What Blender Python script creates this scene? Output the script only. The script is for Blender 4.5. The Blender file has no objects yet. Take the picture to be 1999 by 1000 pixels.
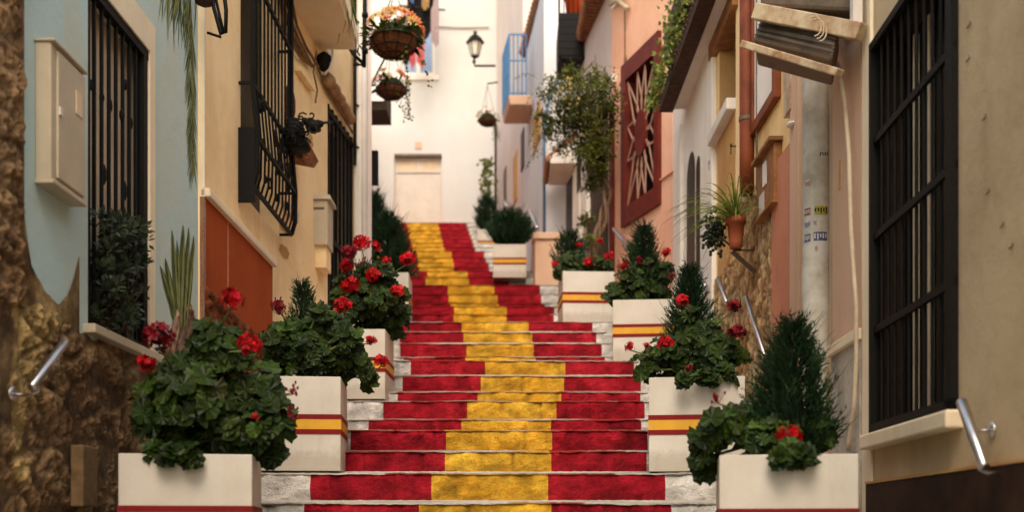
import bpy, math, random
from mathutils import Vector, Matrix, noise
R=math.radians
F=2185.0; HY=1035.0; CX=1000.0; CZ=1.5
rnd=random.Random(7)
C=bpy.context.scene.collection
def PT(px,py,Y): return Vector(((px-CX)/F*Y, Y, CZ+(HY-py)/F*Y))
def lerp(a,b,t): return a+(b-a)*t
def interp(tab,x):
    if x<=tab[0][0]: return tab[0][1]
    for (a,b),(c,d) in zip(tab,tab[1:]):
        if x<=c: return lerp(b,d,(x-a)/(c-a) if c>a else 0)
    return tab[-1][1]
# ---------------------------------------------------------------- mesh builder
class MB:
    def __init__(s): s.v=[]; s.f=[]; s.m=[]; s.c=[]; s.col=(1,1,1); s.mi=0
    def add(s,vs,fs,mi=None):
        b=len(s.v); s.v+= [Vector(p) for p in vs]; s.c+=[s.col]*len(vs)
        for f in fs: s.f.append([i+b for i in f]); s.m.append(s.mi if mi is None else mi)
        return s
    def hexa(s,p,mi=None):   # 8 points: bottom 4, top 4
        return s.add(p,[(0,3,2,1),(4,5,6,7),(0,1,5,4),(1,2,6,5),(2,3,7,6),(3,0,4,7)],mi)
    def box(s,x0,x1,y0,y1,z0,z1,mi=None):
        return s.hexa([(x0,y0,z0),(x1,y0,z0),(x1,y1,z0),(x0,y1,z0),(x0,y0,z1),(x1,y0,z1),(x1,y1,z1),(x0,y1,z1)],mi)
    def tube(s,pts,r,n=8,mi=None,cap=True):
        pts=[Vector(p) for p in pts]; rs=r if isinstance(r,(list,tuple)) else [r]*len(pts)
        rings=[]; a=None
        for i,p in enumerate(pts):
            t=(pts[min(i+1,len(pts)-1)]-pts[max(i-1,0)]).normalized()
            if a is None:
                a=t.orthogonal().normalized()
            else:
                a=(a-t*a.dot(t)).normalized() if (a-t*a.dot(t)).length>1e-6 else t.orthogonal().normalized()
            b=t.cross(a)
            rings.append([p+(a*math.cos(2*math.pi*k/n)+b*math.sin(2*math.pi*k/n))*rs[i] for k in range(n)])
        vs=[q for g in rings for q in g]; fs=[]
        for i in range(len(rings)-1):
            for k in range(n):
                fs.append((i*n+k,i*n+(k+1)%n,(i+1)*n+(k+1)%n,(i+1)*n+k))
        if cap: fs.append(tuple(range(n-1,-1,-1))); fs.append(tuple((len(rings)-1)*n+k for k in range(n)))
        return s.add(vs,fs,mi)
    def bar(s,a,b,w,d=None,up=(0,0,1),mi=None):   # rectangular bar from a to b
        a=Vector(a);b=Vector(b);d=d or w;t=(b-a).normalized();u=Vector(up)
        x=t.cross(u)
        if x.length<1e-4: x=t.cross(Vector((0,1,0)))
        x.normalize(); y=x.cross(t).normalized()
        q=lambda p:[p-x*w/2-y*d/2,p+x*w/2-y*d/2,p+x*w/2+y*d/2,p-x*w/2+y*d/2]
        return s.hexa(q(a)+q(b),mi)
    def lathe(s,prof,c=(0,0,0),n=20,mi=None):
        c=Vector(c);vs=[];fs=[]
        for (r,z) in prof:
            for k in range(n): vs.append(c+Vector((r*math.cos(2*math.pi*k/n),r*math.sin(2*math.pi*k/n),z)))
        for i in range(len(prof)-1):
            for k in range(n): fs.append((i*n+k,i*n+(k+1)%n,(i+1)*n+(k+1)%n,(i+1)*n+k))
        return s.add(vs,fs,mi)
    def ball(s,c,rx,ry=None,rz=None,n=10,mi=None):
        ry=ry or rx; rz=rz or rx;c=Vector(c);vs=[];fs=[];m=n//2+1
        for i in range(m+1):
            th=math.pi*i/m
            for k in range(n): vs.append(c+Vector((rx*math.sin(th)*math.cos(2*math.pi*k/n),ry*math.sin(th)*math.sin(2*math.pi*k/n),rz*math.cos(th))))
        for i in range(m):
            for k in range(n): fs.append((i*n+k,(i+1)*n+k,(i+1)*n+(k+1)%n,i*n+(k+1)%n))
        return s.add(vs,fs,mi)
    def build(s,name,mats,parent=None,smooth=False,bevel=0,auto=None):
        if not isinstance(mats,(list,tuple)): mats=[mats]
        off=Vector((0,0,0))
        if parent is not None:
            q=parent; loc=False
            while q is not None:
                off+=Vector(q.location); loc=loc or bool(q.get('_loc')); q=q.parent
            if loc: off=Vector((0,0,0))
        else:
            if s.v:
                xs=[p.x for p in s.v]; ys=[p.y for p in s.v]; off=Vector(((min(xs)+max(xs))/2,(min(ys)+max(ys))/2,min(p.z for p in s.v)))
        me=bpy.data.meshes.new(name)
        me.from_pydata([tuple(p-off) for p in s.v],[],s.f)
        for m in mats: me.materials.append(m)
        me.polygons.foreach_set('material_index',s.m)
        if smooth: me.polygons.foreach_set('use_smooth',[True]*len(s.f))
        ca=me.color_attributes.new('col','FLOAT_COLOR','POINT')
        flat=[]
        for c in s.c: flat+= [c[0],c[1],c[2],1.0]
        ca.data.foreach_set('color',flat)
        me.update()
        o=bpy.data.objects.new(name,me); C.objects.link(o)
        if parent is not None: o.parent=parent
        else: o.location=off
        if bevel:
            b=o.modifiers.new('bevel','BEVEL'); b.width=bevel; b.segments=2; b.limit_method='ANGLE'
        return o
def root(name,loc,label,cat,group=None,kind=None,local=False):
    o=bpy.data.objects.new(name,None); C.objects.link(o); o.location=loc; o.empty_display_size=.1
    if local: o['_loc']=1
    tag(o,label,cat,group,kind); return o
def tag(o,label=None,cat=None,group=None,kind=None):
    if label: o['label']=label
    if cat: o['category']=cat
    if group: o['group']=group
    if kind: o['kind']=kind
    return o
# ---------------------------------------------------------------- materials
def newmat(name):
    m=bpy.data.materials.new(name); m.use_nodes=True; nt=m.node_tree; nt.nodes.clear()
    out=nt.nodes.new('ShaderNodeOutputMaterial'); b=nt.nodes.new('ShaderNodeBsdfPrincipled')
    nt.links.new(b.outputs[0],out.inputs[0]); return m,nt,b,out
def nd(nt,t,**k):
    n=nt.nodes.new(t)
    for a,v in k.items():
        if a.startswith('i_'): 
            key=a[2:]; key=int(key) if key.isdigit() else key
            n.inputs[key].default_value=v
        else: setattr(n,a,v)
    return n
def c4(c): return (c[0],c[1],c[2],1)
def noise_n(nt,co,scale,detail=6,rough=.6,stretch=None):
    if stretch:
        mp=nd(nt,'ShaderNodeMapping'); mp.inputs['Scale'].default_value=stretch; nt.links.new(co,mp.inputs[0]); co=mp.outputs[0]
    n=nd(nt,'ShaderNodeTexNoise'); n.inputs['Scale'].default_value=scale; n.inputs['Detail'].default_value=detail; n.inputs['Roughness'].default_value=rough
    nt.links.new(co,n.inputs['Vector']); return n.outputs[0]
def ramp(nt,fac,a,b,ca=(0,0,0),cb=(1,1,1)):
    r=nd(nt,'ShaderNodeValToRGB'); r.color_ramp.elements[0].position=a; r.color_ramp.elements[1].position=b
    r.color_ramp.elements[0].color=c4(ca); r.color_ramp.elements[1].color=c4(cb); nt.links.new(fac,r.inputs[0]); return r.outputs[0]
def mix(nt,fac,a,b,mode='MIX'):
    m=nd(nt,'ShaderNodeMix',data_type='RGBA',blend_type=mode)
    for s,i in ((fac,0),(a,6),(b,7)):
        if isinstance(s,(int,float)): m.inputs[i].default_value=s
        elif isinstance(s,(tuple,list)): m.inputs[i].default_value=c4(s)
        else: nt.links.new(s,m.inputs[i])
    return m.outputs[2]
def bump(nt,b,h,strength=.3,dist=.01):
    n=nd(nt,'ShaderNodeBump'); n.inputs['Strength'].default_value=strength; n.inputs['Distance'].default_value=dist
    nt.links.new(h,n.inputs['Height']); nt.links.new(n.outputs[0],b.inputs['Normal']); return n
def math_n(nt,op,a,b=None):
    m=nd(nt,'ShaderNodeMath',operation=op)
    for s,i in ((a,0),(b,1)):
        if s is None: continue
        if isinstance(s,(int,float)): m.inputs[i].default_value=s
        else: nt.links.new(s,m.inputs[i])
    return m.outputs[0]
def plaster(name,c,stain=None,amt=.5,bs=.25,streak=.35,rough=.9,scale=1.0,spots=0.0):
    m,nt,b,_=newmat(name); co=nd(nt,'ShaderNodeTexCoord').outputs['Object']
    stain=stain or tuple(x*.6 for x in c)
    n1=noise_n(nt,co,1.3*scale,8,.65); n2=noise_n(nt,co,6*scale,6,.7); n3=noise_n(nt,co,3.0,6,.6,(1,1,.12))
    base=mix(nt,ramp(nt,n1,.42,.72),c,tuple(lerp(a,s,amt) for a,s in zip(c,stain)))
    base=mix(nt,math_n(nt,'MULTIPLY',ramp(nt,n2,.55,.75),.45*amt),base,stain)
    base=mix(nt,math_n(nt,'MULTIPLY',ramp(nt,n3,.52,.72),streak),base,stain)
    if spots:
        n5=noise_n(nt,co,14,4,.8); base=mix(nt,math_n(nt,'MULTIPLY',ramp(nt,n5,.66,.7),spots),base,tuple(x*.35 for x in stain))
    nt.links.new(base,b.inputs['Base Color']); b.inputs['Roughness'].default_value=rough; b.inputs['Specular IOR Level'].default_value=.1
    h=math_n(nt,'ADD',math_n(nt,'MULTIPLY',noise_n(nt,co,60,6,.7),.4),noise_n(nt,co,9,8,.65))
    bump(nt,b,h,bs,.03); return m
def attr_mat(name,dark=.35,scale=8,bs=.6,rough=.9,fine=.5):
    m,nt,b,_=newmat(name); co=nd(nt,'ShaderNodeTexCoord').outputs['Object']
    a=nd(nt,'ShaderNodeAttribute',attribute_name='col').outputs['Color']
    n1=noise_n(nt,co,scale,8,.7); n2=noise_n(nt,co,scale*5,6,.75)
    base=mix(nt,ramp(nt,n1,.35,.7),a,(dark,dark*.9,dark*.8),'MULTIPLY')
    base=mix(nt,math_n(nt,'MULTIPLY',ramp(nt,n2,.5,.72),fine),base,(.45,.38,.3),'MULTIPLY')
    nt.links.new(base,b.inputs['Base Color']); b.inputs['Roughness'].default_value=rough; b.inputs['Specular IOR Level'].default_value=.12
    bump(nt,b,math_n(nt,'ADD',n1,n2),bs,.03); return m
def simple(name,c,rough=.6,metal=0,var=.25,scale=12,bs=.1,c2=None,spec=None):
    m,nt,b,_=newmat(name); co=nd(nt,'ShaderNodeTexCoord').outputs['Object']
    c2=c2 or tuple(x*(1-var) for x in c)
    n=noise_n(nt,co,scale,6,.65)
    nt.links.new(mix(nt,ramp(nt,n,.4,.68),c,c2),b.inputs['Base Color'])
    b.inputs['Roughness'].default_value=rough; b.inputs['Metallic'].default_value=metal
    if spec is None and not metal: spec=.2
    if spec is not None: b.inputs['Specular IOR Level'].default_value=spec
    bump(nt,b,noise_n(nt,co,scale*4,5,.6),bs,.01); return m
def step_paint(name,c,c2):
    m,nt,b,_=newmat(name); co=nd(nt,'ShaderNodeTexCoord').outputs['Object']
    n1=noise_n(nt,co,5,8,.7); n2=noise_n(nt,co,28,8,.72); n4=noise_n(nt,co,90,4,.7)
    base=mix(nt,ramp(nt,n1,.38,.62),c,c2); base=mix(nt,math_n(nt,'MULTIPLY',ramp(nt,noise_n(nt,co,2.2,6,.7),.5,.7),.5),base,tuple(min(1,x*1.5+.015) for x in c))
    base=mix(nt,math_n(nt,'MULTIPLY',ramp(nt,n2,.5,.7),.55),base,tuple(x*.55 for x in c2))
    base=mix(nt,math_n(nt,'MULTIPLY',ramp(nt,n2,.3,.42,(1,1,1),(0,0,0)),.35),base,tuple(min(1,x*1.35+.02) for x in c))
    a=nd(nt,'ShaderNodeAttribute',attribute_name='col').outputs['Color']
    base=mix(nt,1.0,base,a,'MULTIPLY')
    nt.links.new(base,b.inputs['Base Color']); b.inputs['Roughness'].default_value=.55; b.inputs['Specular IOR Level'].default_value=.15
    h=math_n(nt,'ADD',math_n(nt,'MULTIPLY',n2,1.0),math_n(nt,'MULTIPLY',n4,.6)); bump(nt,b,h,1.0,.04); return m
def leafmat(name,c,c2,trans=.25,rough=.45):
    m,nt,b,out=newmat(name)
    a=nd(nt,'ShaderNodeAttribute',attribute_name='col').outputs['Color']
    co=nd(nt,'ShaderNodeTexCoord').outputs['Object']
    base=mix(nt,ramp(nt,noise_n(nt,co,9,4,.6),.4,.65),c,c2); base=mix(nt,1.0,base,a,'MULTIPLY')
    nt.links.new(base,b.inputs['Base Color']); b.inputs['Roughness'].default_value=rough
    b.inputs['Specular IOR Level'].default_value=.2
    t=nd(nt,'ShaderNodeBsdfTranslucent'); nt.links.new(base,t.inputs[0])
    ms=nd(nt,'ShaderNodeMixShader'); ms.inputs[0].default_value=trans
    nt.links.new(b.outputs[0],ms.inputs[1]); nt.links.new(t.outputs[0],ms.inputs[2]); nt.links.new(ms.outputs[0],out.inputs[0]); return m
M={}
M['blue']=plaster('blue_plaster',(.46,.60,.60),(.55,.50,.36),.6,.25,.35)
M['cream']=plaster('cream_plaster',(.90,.69,.40),(.68,.42,.19),.65,.2,.4)
M['creamtrim']=plaster('cream_trim',(.80,.68,.50),(.55,.42,.26),.5,.15,.3)
M['red_wall']=plaster('terracotta_plaster',(.36,.070,.018),(.23,.042,.012),.7,.25,.4)
M['white']=plaster('white_plaster',(.82,.77,.70),(.58,.48,.38),.45,.2,.3)
M['whitefar']=plaster('far_white_plaster',(.57,.565,.55),(.50,.48,.46),.5,.2,.35)
M['greywhite']=plaster('grey_white_plaster',(.70,.66,.62),(.45,.36,.3),.4,.15,.3)
M['tanwall']=plaster('tan_plaster',(.56,.43,.27),(.38,.27,.155),.8,.35,.5,spots=.3)
M['pinktan']=plaster('pinkish_plaster',(.62,.42,.30),(.5,.31,.2),.4,.2,.3)
M['pink']=plaster('pink_plaster',(.80,.47,.33),(.62,.30,.19),.6,.2,.4)
M['yellow']=plaster('yellow_plaster',(.86,.62,.30),(.60,.31,.10),.7,.25,.5,spots=.2)
M['pinkpatch']=plaster('pink_patch',(.55,.24,.15),(.36,.14,.08),.6,.3,.3)
M['ochre']=plaster('ochre_plaster',(.55,.32,.13),(.32,.16,.05),.6,.5,.3)
M['lilac']=plaster('pale_lilac_plaster',(.62,.54,.51),(.48,.39,.34),.5,.2,.3)
M['bluewhite']=plaster('bluish_plaster',(.66,.66,.68),(.5,.46,.44),.3,.15,.25)
M['rough']=plaster('roughcast',(.54,.48,.41),(.14,.11,.09),.7,1.0,.2,scale=5,spots=.9)
M['stone']=attr_mat('rubble_stone',.4,7,.9)
M['darkred']=simple('dark_red_paint',(.14,.018,.012),.5,0,.4,6,.15)
M['black']=simple('black_iron',(.006,.0055,.005),.6,0,.3,30,.2,spec=.12)
M['steel']=simple('brushed_steel',(.62,.6,.6),.28,1,.2,20,.05)
M['pane']=simple('dark_interior_pane',(.004,.004,.004),.4,0,.2,3,0,spec=.2)  # near-black colour stands in for the unlit interiors behind openings
M['shutter']=simple('tan_shutter',(.70,.55,.38),.6,0,.2,5,.05)
M['boxcream']=simple('cream_enamel',(.50,.42,.31),.45,0,.15,4,.03)
def planter_mat():
    m,nt,b,_=newmat('planter_white_paint'); co=nd(nt,'ShaderNodeTexCoord').outputs['Object']; z=nd(nt,'ShaderNodeSeparateXYZ'); nt.links.new(co,z.inputs[0])
    n1=noise_n(nt,co,3,6,.6); n2=noise_n(nt,co,24,6,.75); n3=noise_n(nt,co,5,6,.7,(1,1,.15))
    base=mix(nt,ramp(nt,n1,.4,.7),(.56,.525,.47),(.48,.44,.38)); base=mix(nt,math_n(nt,'MULTIPLY',ramp(nt,n3,.5,.75),.45),base,(.36,.31,.24))
    low=ramp(nt,math_n(nt,'ADD',z.outputs[2],math_n(nt,'MULTIPLY',n2,-.16)),-.04,.06,(1,1,1),(0,0,0)); base=mix(nt,math_n(nt,'MULTIPLY',low,.4),base,(.24,.19,.13))
    base=mix(nt,math_n(nt,'MULTIPLY',ramp(nt,n2,.66,.70),.6),base,(.22,.18,.14))
    nt.links.new(base,b.inputs['Base Color']); b.inputs['Roughness'].default_value=.5; b.inputs['Specular IOR Level'].default_value=.25; bump(nt,b,math_n(nt,'ADD',n1,math_n(nt,'MULTIPLY',n2,.3)),.2,.02); return m
M['planter']=planter_mat()
M['pred']=simple('planter_red_paint',(.19,.006,.008),.6,0,.25,8,.03,spec=.15)
M['pyel']=simple('planter_yellow_paint',(.62,.33,.03),.5,0,.15,8,.03)
M['soil']=simple('soil',(.03,.018,.01),.95,0,.5,30,.8)
M['p_red']=step_paint('red_step_paint',(.45,.010,.026),(.27,.005,.014))
M['p_yel']=step_paint('yellow_step_paint',(.82,.47,.045),(.66,.33,.022))
M['p_white']=step_paint('white_step_paint',(.86,.83,.80),(.74,.70,.65))
M['tread']=attr_mat('pebbled_tread',.8,22,1.0,.85,.25)
M['wood']=simple('brown_timber',(.30,.13,.045),.6,0,.5,9,.3)
M['darkwood']=simple('dark_timber',(.05,.028,.015),.6,0,.5,9,.3)
M['copper']=simple('rust_red_pipe',(.21,.05,.018),.5,0,.5,5,.15)
M['pvc']=simple('dirty_white_pipe',(.56,.54,.48),.5,0,.4,6,.15,c2=(.36,.31,.23))
M['rust']=simple('rusty_cream_metal',(.52,.42,.27),.6,.1,.5,7,.3,c2=(.26,.10,.03))
M['grime']=simple('grimy_metal',(.13,.09,.055),.6,.2,.5,9,.3)
M['tile']=simple('clay_tile',(.34,.15,.075),.85,0,.6,14,.5,c2=(.14,.07,.04))
M['dtile']=simple('dark_clay_tile',(.07,.035,.025),.85,0,.6,14,.5)
M['terra']=simple('terracotta_pot',(.36,.10,.045),.75,0,.3,12,.2)
M['orange']=simple('orange_plastic',(.75,.10,.02),.4,0,.15,6,.02)
M['door']=simple('cream_door_paint',(.60,.54,.48),.5,0,.12,3,.05)
M['bluepaint']=simple('blue_paint',(.10,.23,.43),.5,0,.3,8,.1)
M['bluepane']=simple('pale_blue_pane',(.30,.40,.58),.2,0,.15,3,.02)
M['wicker']=simple('brown_coir',(.13,.05,.02),.9,0,.6,40,.8)
M['cable']=simple('grimy_cable',(.18,.10,.045),.6,0,.5,20,.2)
M['hose']=simple('pale_hose',(.52,.42,.30),.5,0,.25,6,.05)
M['lampglass']=simple('frosted_lamp_glass',(.62,.58,.48),.25,0,.15,6,.02)
M['stem']=simple('green_stem',(.14,.17,.05),.6,0,.3,20,.1)
M['bark']=simple('pale_vine_bark',(.22,.14,.09),.85,0,.5,30,.6)
M['leaf']=leafmat('geranium_leaf',(.034,.066,.008),(.012,.028,.004),.25)
M['leafdark']=leafmat('conifer_needles',(.016,.042,.014),(.007,.020,.008),.12,.6)
M['leafvine']=leafmat('vine_leaf',(.15,.17,.028),(.05,.07,.014),.35)
M['leafbright']=leafmat('variegated_leaf',(.24,.30,.07),(.13,.19,.04),.35)
M['succ']=leafmat('succulent_leaf',(.028,.040,.020),(.014,.022,.012),.05,.35)
M['petal']=leafmat('red_petal',(.60,.006,.014),(.38,.003,.008),.25,.5)
M['petaldark']=leafmat('dark_red_petal',(.20,.004,.012),(.12,.003,.008),.2,.5)
M['petalor']=leafmat('orange_petal',(.72,.17,.05),(.66,.26,.12),.3,.6)
M['petalcr']=leafmat('cream_petal',(.60,.46,.20),(.58,.38,.10),.3,.6)
M['paintgreen']=simple('mural_green_paint',(.10,.13,.035),.8,0,.6,10,.1,c2=(.045,.06,.02))
M['paintpale']=simple('mural_pale_green_paint',(.26,.28,.10),.8,0,.4,10,.1)
M['clothblack']=simple('black_cloth',(.006,.005,.006),.9,0,.3,20,.3)
M['clothpink']=simple('pink_cloth',(.55,.12,.13),.9,0,.3,20,.3)
M['clothtan']=simple('tan_cloth',(.40,.26,.12),.9,0,.3,20,.3)
M['clothgrey']=simple('mauve_cloth',(.42,.33,.33),.9,0,.3,20,.3)
M['clothblue']=simple('blue_cloth',(.16,.25,.5),.9,0,.3,20,.3)
M['sticker']=simple('sticker_white',(.55,.52,.5),.5,0,.1,8,.0)
M['stkblue']=simple('sticker_blue',(.07,.09,.22),.5,0,.4,60,.0)
M['stkred']=simple('sticker_red',(.32,.05,.05),.5,0,.4,60,.0)
M['stkyel']=simple('sticker_yellow',(.42,.36,.05),.5,0,.4,60,.0)
M['ink']=simple('dark_ink',(.02,.02,.03),.6,0,.2,20,.0)
M['paving']=plaster('street_paving',(.28,.24,.19),(.18,.15,.11),.6,.6,.1)
M['darktile']=simple('dark_brown_cladding',(.045,.020,.011),.8,0,.6,4,.2,spec=.15)
# ---------------------------------------------------------------- walls in plan
class Wall:
    def __init__(s,p0,p1,side):   # side=+1 faces +x (left wall), -1 faces -x, 0 faces the camera
        s.p=Vector(p0); q=Vector(p1); s.L=(q-s.p).length; s.d=(q-s.p)/s.L
        n=Vector((s.d.y,-s.d.x))
        if (side>0 and n.x<0) or (side<0 and n.x>0) or (side==0 and n.y>0): n=-n
        s.n=n
    def px(s,px,py,off=0.0):
        a=(px-CX)/F; p=s.p+s.n*off
        # p + d u = Y (a,1)  ->  px+dx u = a (py+dy u)
        u=(a*p.y-p.x)/(s.d.x-a*s.d.y); Y=p.y+s.d.y*u
        return u,CZ+(HY-py)/F*Y
    def at(s,u,v,off=0.0):
        q=s.p+s.d*u+s.n*off; return Vector((q.x,q.y,v))
    def P(s,px,py,off=0.0):
        u,v=s.px(px,py,off); return s.at(u,v,off)
    def block(s,mb,u0,u1,v0,v1,o0,o1,mi=None,v0b=None,v1b=None):
        v0b=v0 if v0b is None else v0b; v1b=v1 if v1b is None else v1b
        mb.hexa([s.at(u0,v0,o0),s.at(u1,v0b,o0),s.at(u1,v0b,o1),s.at(u0,v0,o1),s.at(u0,v1,o0),s.at(u1,v1b,o0),s.at(u1,v1b,o1),s.at(u0,v1,o1)],mi)
    def slab(s,mb,u0,u1,v0,v1,holes=(),reveal=.25,depth=4.0,mi=None,rmi=None):
        us=sorted({u0,u1,*[h[0] for h in holes],*[h[1] for h in holes]}); vs=sorted({v0,v1,*[h[2] for h in holes],*[h[3] for h in holes]})
        for a,b in zip(us,us[1:]):
            for c,d in zip(vs,vs[1:]):
                mu,mv=(a+b)/2,(c+d)/2
                if any(h[0]<mu<h[1] and h[2]<mv<h[3] for h in holes): continue
                mb.add([s.at(a,c),s.at(b,c),s.at(b,d),s.at(a,d)],[(0,1,2,3)],mi)
        for h in holes:
            a,b,c,d=h; q=lambda u,v,o:s.at(u,v,o)
            for (x,y) in (((a,c),(b,c)),((b,c),(b,d)),((b,d),(a,d)),((a,d),(a,c))):
                mb.add([q(*x,0),q(*y,0),q(*y,-reveal),q(*x,-reveal)],[(0,1,2,3)],rmi if rmi is not None else mi)
        # body behind, ends and top
        D=-depth
        mb.add([s.at(u0,v0,0),s.at(u0,v1,0),s.at(u0,v1,D),s.at(u0,v0,D)],[(0,1,2,3)],mi)
        mb.add([s.at(u1,v0,0),s.at(u1,v1,0),s.at(u1,v1,D),s.at(u1,v0,D)],[(0,1,2,3)],mi)
        mb.add([s.at(u0,v1,0),s.at(u1,v1,0),s.at(u1,v1,D),s.at(u0,v1,D)],[(0,1,2,3)],mi)
        mb.add([s.at(u0,v0,D),s.at(u1,v0,D),s.at(u1,v1,D),s.at(u0,v1,D)],[(0,1,2,3)],mi)
def relief(W,u0,u1,vbot,topfn,amp,cell,colfn,step=.018,seed=0,off=.0,vb=None,asp=.62,rows=0):
    mb=MB(); nu=max(2,int((u1-u0)/step)); 
    maxh=max(topfn(lerp(u0,u1,i/nu))-vbot(lerp(u0,u1,i/nu)) for i in range(nu+1)); nv=max(2,int(maxh/step))
    vs=[];cs=[]
    for i in range(nu+1):
        u=lerp(u0,u1,i/nu); a=vbot(u); b=topfn(u)
        for j in range(nv+1):
            v=lerp(a,b,j/nv)
            q=Vector((u/cell+noise.noise(Vector((u*3,v*3,seed)))*.35, v/(cell*asp)+noise.noise(Vector((v*3,u*3,seed+9)))*.35, seed))
            dd,_=noise.voronoi(q); e=min(1,max(0,(dd[1]-dd[0])*6.5)); e=e*e*(3-2*e)
            cellr=noise.cell(Vector((_[0].x*7.1+seed,_[0].y*5.3,_[0].z)))
            if rows:
                rv=v/rows+noise.noise(Vector((u*3,v*2,seed)))*.12+u*.35; fr=abs(rv-round(rv)); e=min(1,fr/.07); e=e*e*(3-2*e); cellr=noise.cell(Vector((0,math.floor(rv+.0)*3.3+seed,.5)))
            f=noise.fractal(Vector((u*20,v*20,seed)),.7,2.1,5)
            edge=min(1,min(i,nu-i,nv-j)/2.0)
            f2=noise.fractal(Vector((u*5,v*7,seed+3)),1.0,2.0,3)
            o=off+edge*amp*(.35+.32*e+.25*cellr*e+.34*f+.3*f2)
            vs.append(W.at(u,v,max(o,.004))); c=colfn(u,v); k=.55+.45*e; k*=(.75+.45*abs(cellr)); k*=1+.45*f+.25*f2
            cs.append(tuple(max(0,x*k) for x in c))
    fs=[]
    for i in range(nu):
        for j in range(nv):
            a=i*(nv+1)+j; fs.append((a,a+nv+1,a+nv+2,a+1))
    mb.add(vs,fs); mb.c=cs; return mb
# ================================================================= stairs
# (y of riser top in photo, depth, visible tread px, left white edge.., redL, yelL, yelR, redR)
ST=[(983,5.97,10,595,818,1076,1310),(925,6.66,7,607,843,1072,1300),(882,7.16,4,650,869,1076,1263),(841,7.52,3,684,872,1077,1265),
(820,8.28,3,720,900,1077,1252),(784,8.72,3,748,914,1087,1257),(766,9.35,3,777,934,1095,1249),(734,9.72,3,786,938,1101,1251),(705,9.95,2,802,948,1105,1238),
(697,10.75,3,788,909,1046,1181),(671,11.25,3,783,912,1043,1174),(649,11.6,3,781,906,1040,1164),(629,11.94,3,786,902,1033,1157),
(615,14.67,1,790,887,990,1081),(599,14.97,1,792,888,990,1083),(593,16.05,1,797,880,974,1064),(575,16.35,1,797,877,971,1058),(557,16.68,1,797,875,966,1055),
(542,19.6,1,765,832,916,995),(530,19.86,1,765,835,913,991),(523.5,22.07,.6,757,818,887,957),(513,22.36,.6,757,817,886,955),(504,22.7,.6,757,816,884,950),(491,23.0,.6,756,814,882,946)]
for i in range(7):
    t=i/6; ST.append((483-8*i,24.0+.235*i,.5,lerp(755,742,t),lerp(807,795,t),lerp(868,857,t),lerp(928,912,t)))
steps=[]   # (Y, hfront(z), hrear(z) , Yrear, bounds X)
def zz(py,Y): return CZ+(HY-py)/F*Y
raw=[]
for k,(y,Y,vis,a,b,c,d) in enumerate(ST):
    raw.append([Y,zz(y,Y),vis,[(q-CX)/F*Y for q in (a,b,c,d)],y])
# steps below the frame, down to where the photographer stands
low=[]
xb0=raw[0][3]
for (Y,h) in [(1.6,-1.33),(2.0,-1.17),(2.9,-1.0),(3.25,-.83),(3.6,-.64),(3.95,-.45),(4.35,-.262),(5.35,-.06)]:
    low.append([Y,CZ+h,0,list(xb0),None])
raw=low+raw
full=[]
for i,r in enumerate(raw):
    full.append(r)
    if i+1<len(raw):
        n=raw[i+1]; dh=n[1]-r[1]
        if dh>.26:
            m=int(math.ceil(dh/.17))-1
            if n[0]-r[0]<.5: m=0
            for j in range(m):
                t=(j+1)/(m+1); Yj=n[0]-.28*(m-j); zj=min(lerp(r[1],n[1],t), zz(n[4],Yj)-.02 if n[4] else 9, zz(r[4],Yj)-.01 if r[4] else 9)
                if zj<=r[1]+.03: continue
                full.append([Yj,zj,0,[lerp(p,q,t) for p,q in zip(r[3],n[3])],None])
full.sort(key=lambda r:r[0])
stairs=root('staircase',(0,full[0][0],0),'long rising street staircase with risers painted red, yellow and red between white ends','staircase',kind='structure')
rows=[]
for i,r in enumerate(full):
    Y,z,vis,xb,y=r
    Yn=full[i+1][0] if i+1<len(full) else 27.0
    zr=z+ (vis/F*Yn if vis else 0)
    if y is not None and vis: zr=zz(y-vis*.55,Yn) if (zz(y-vis*.55,Yn)>z) else z
    if i+1<len(full): zr=min(zr,full[i+1][1]-.03)
    zr=min(zr,z+.07)
    rows.append((Y,z,Yn,max(zr,z)))
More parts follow.
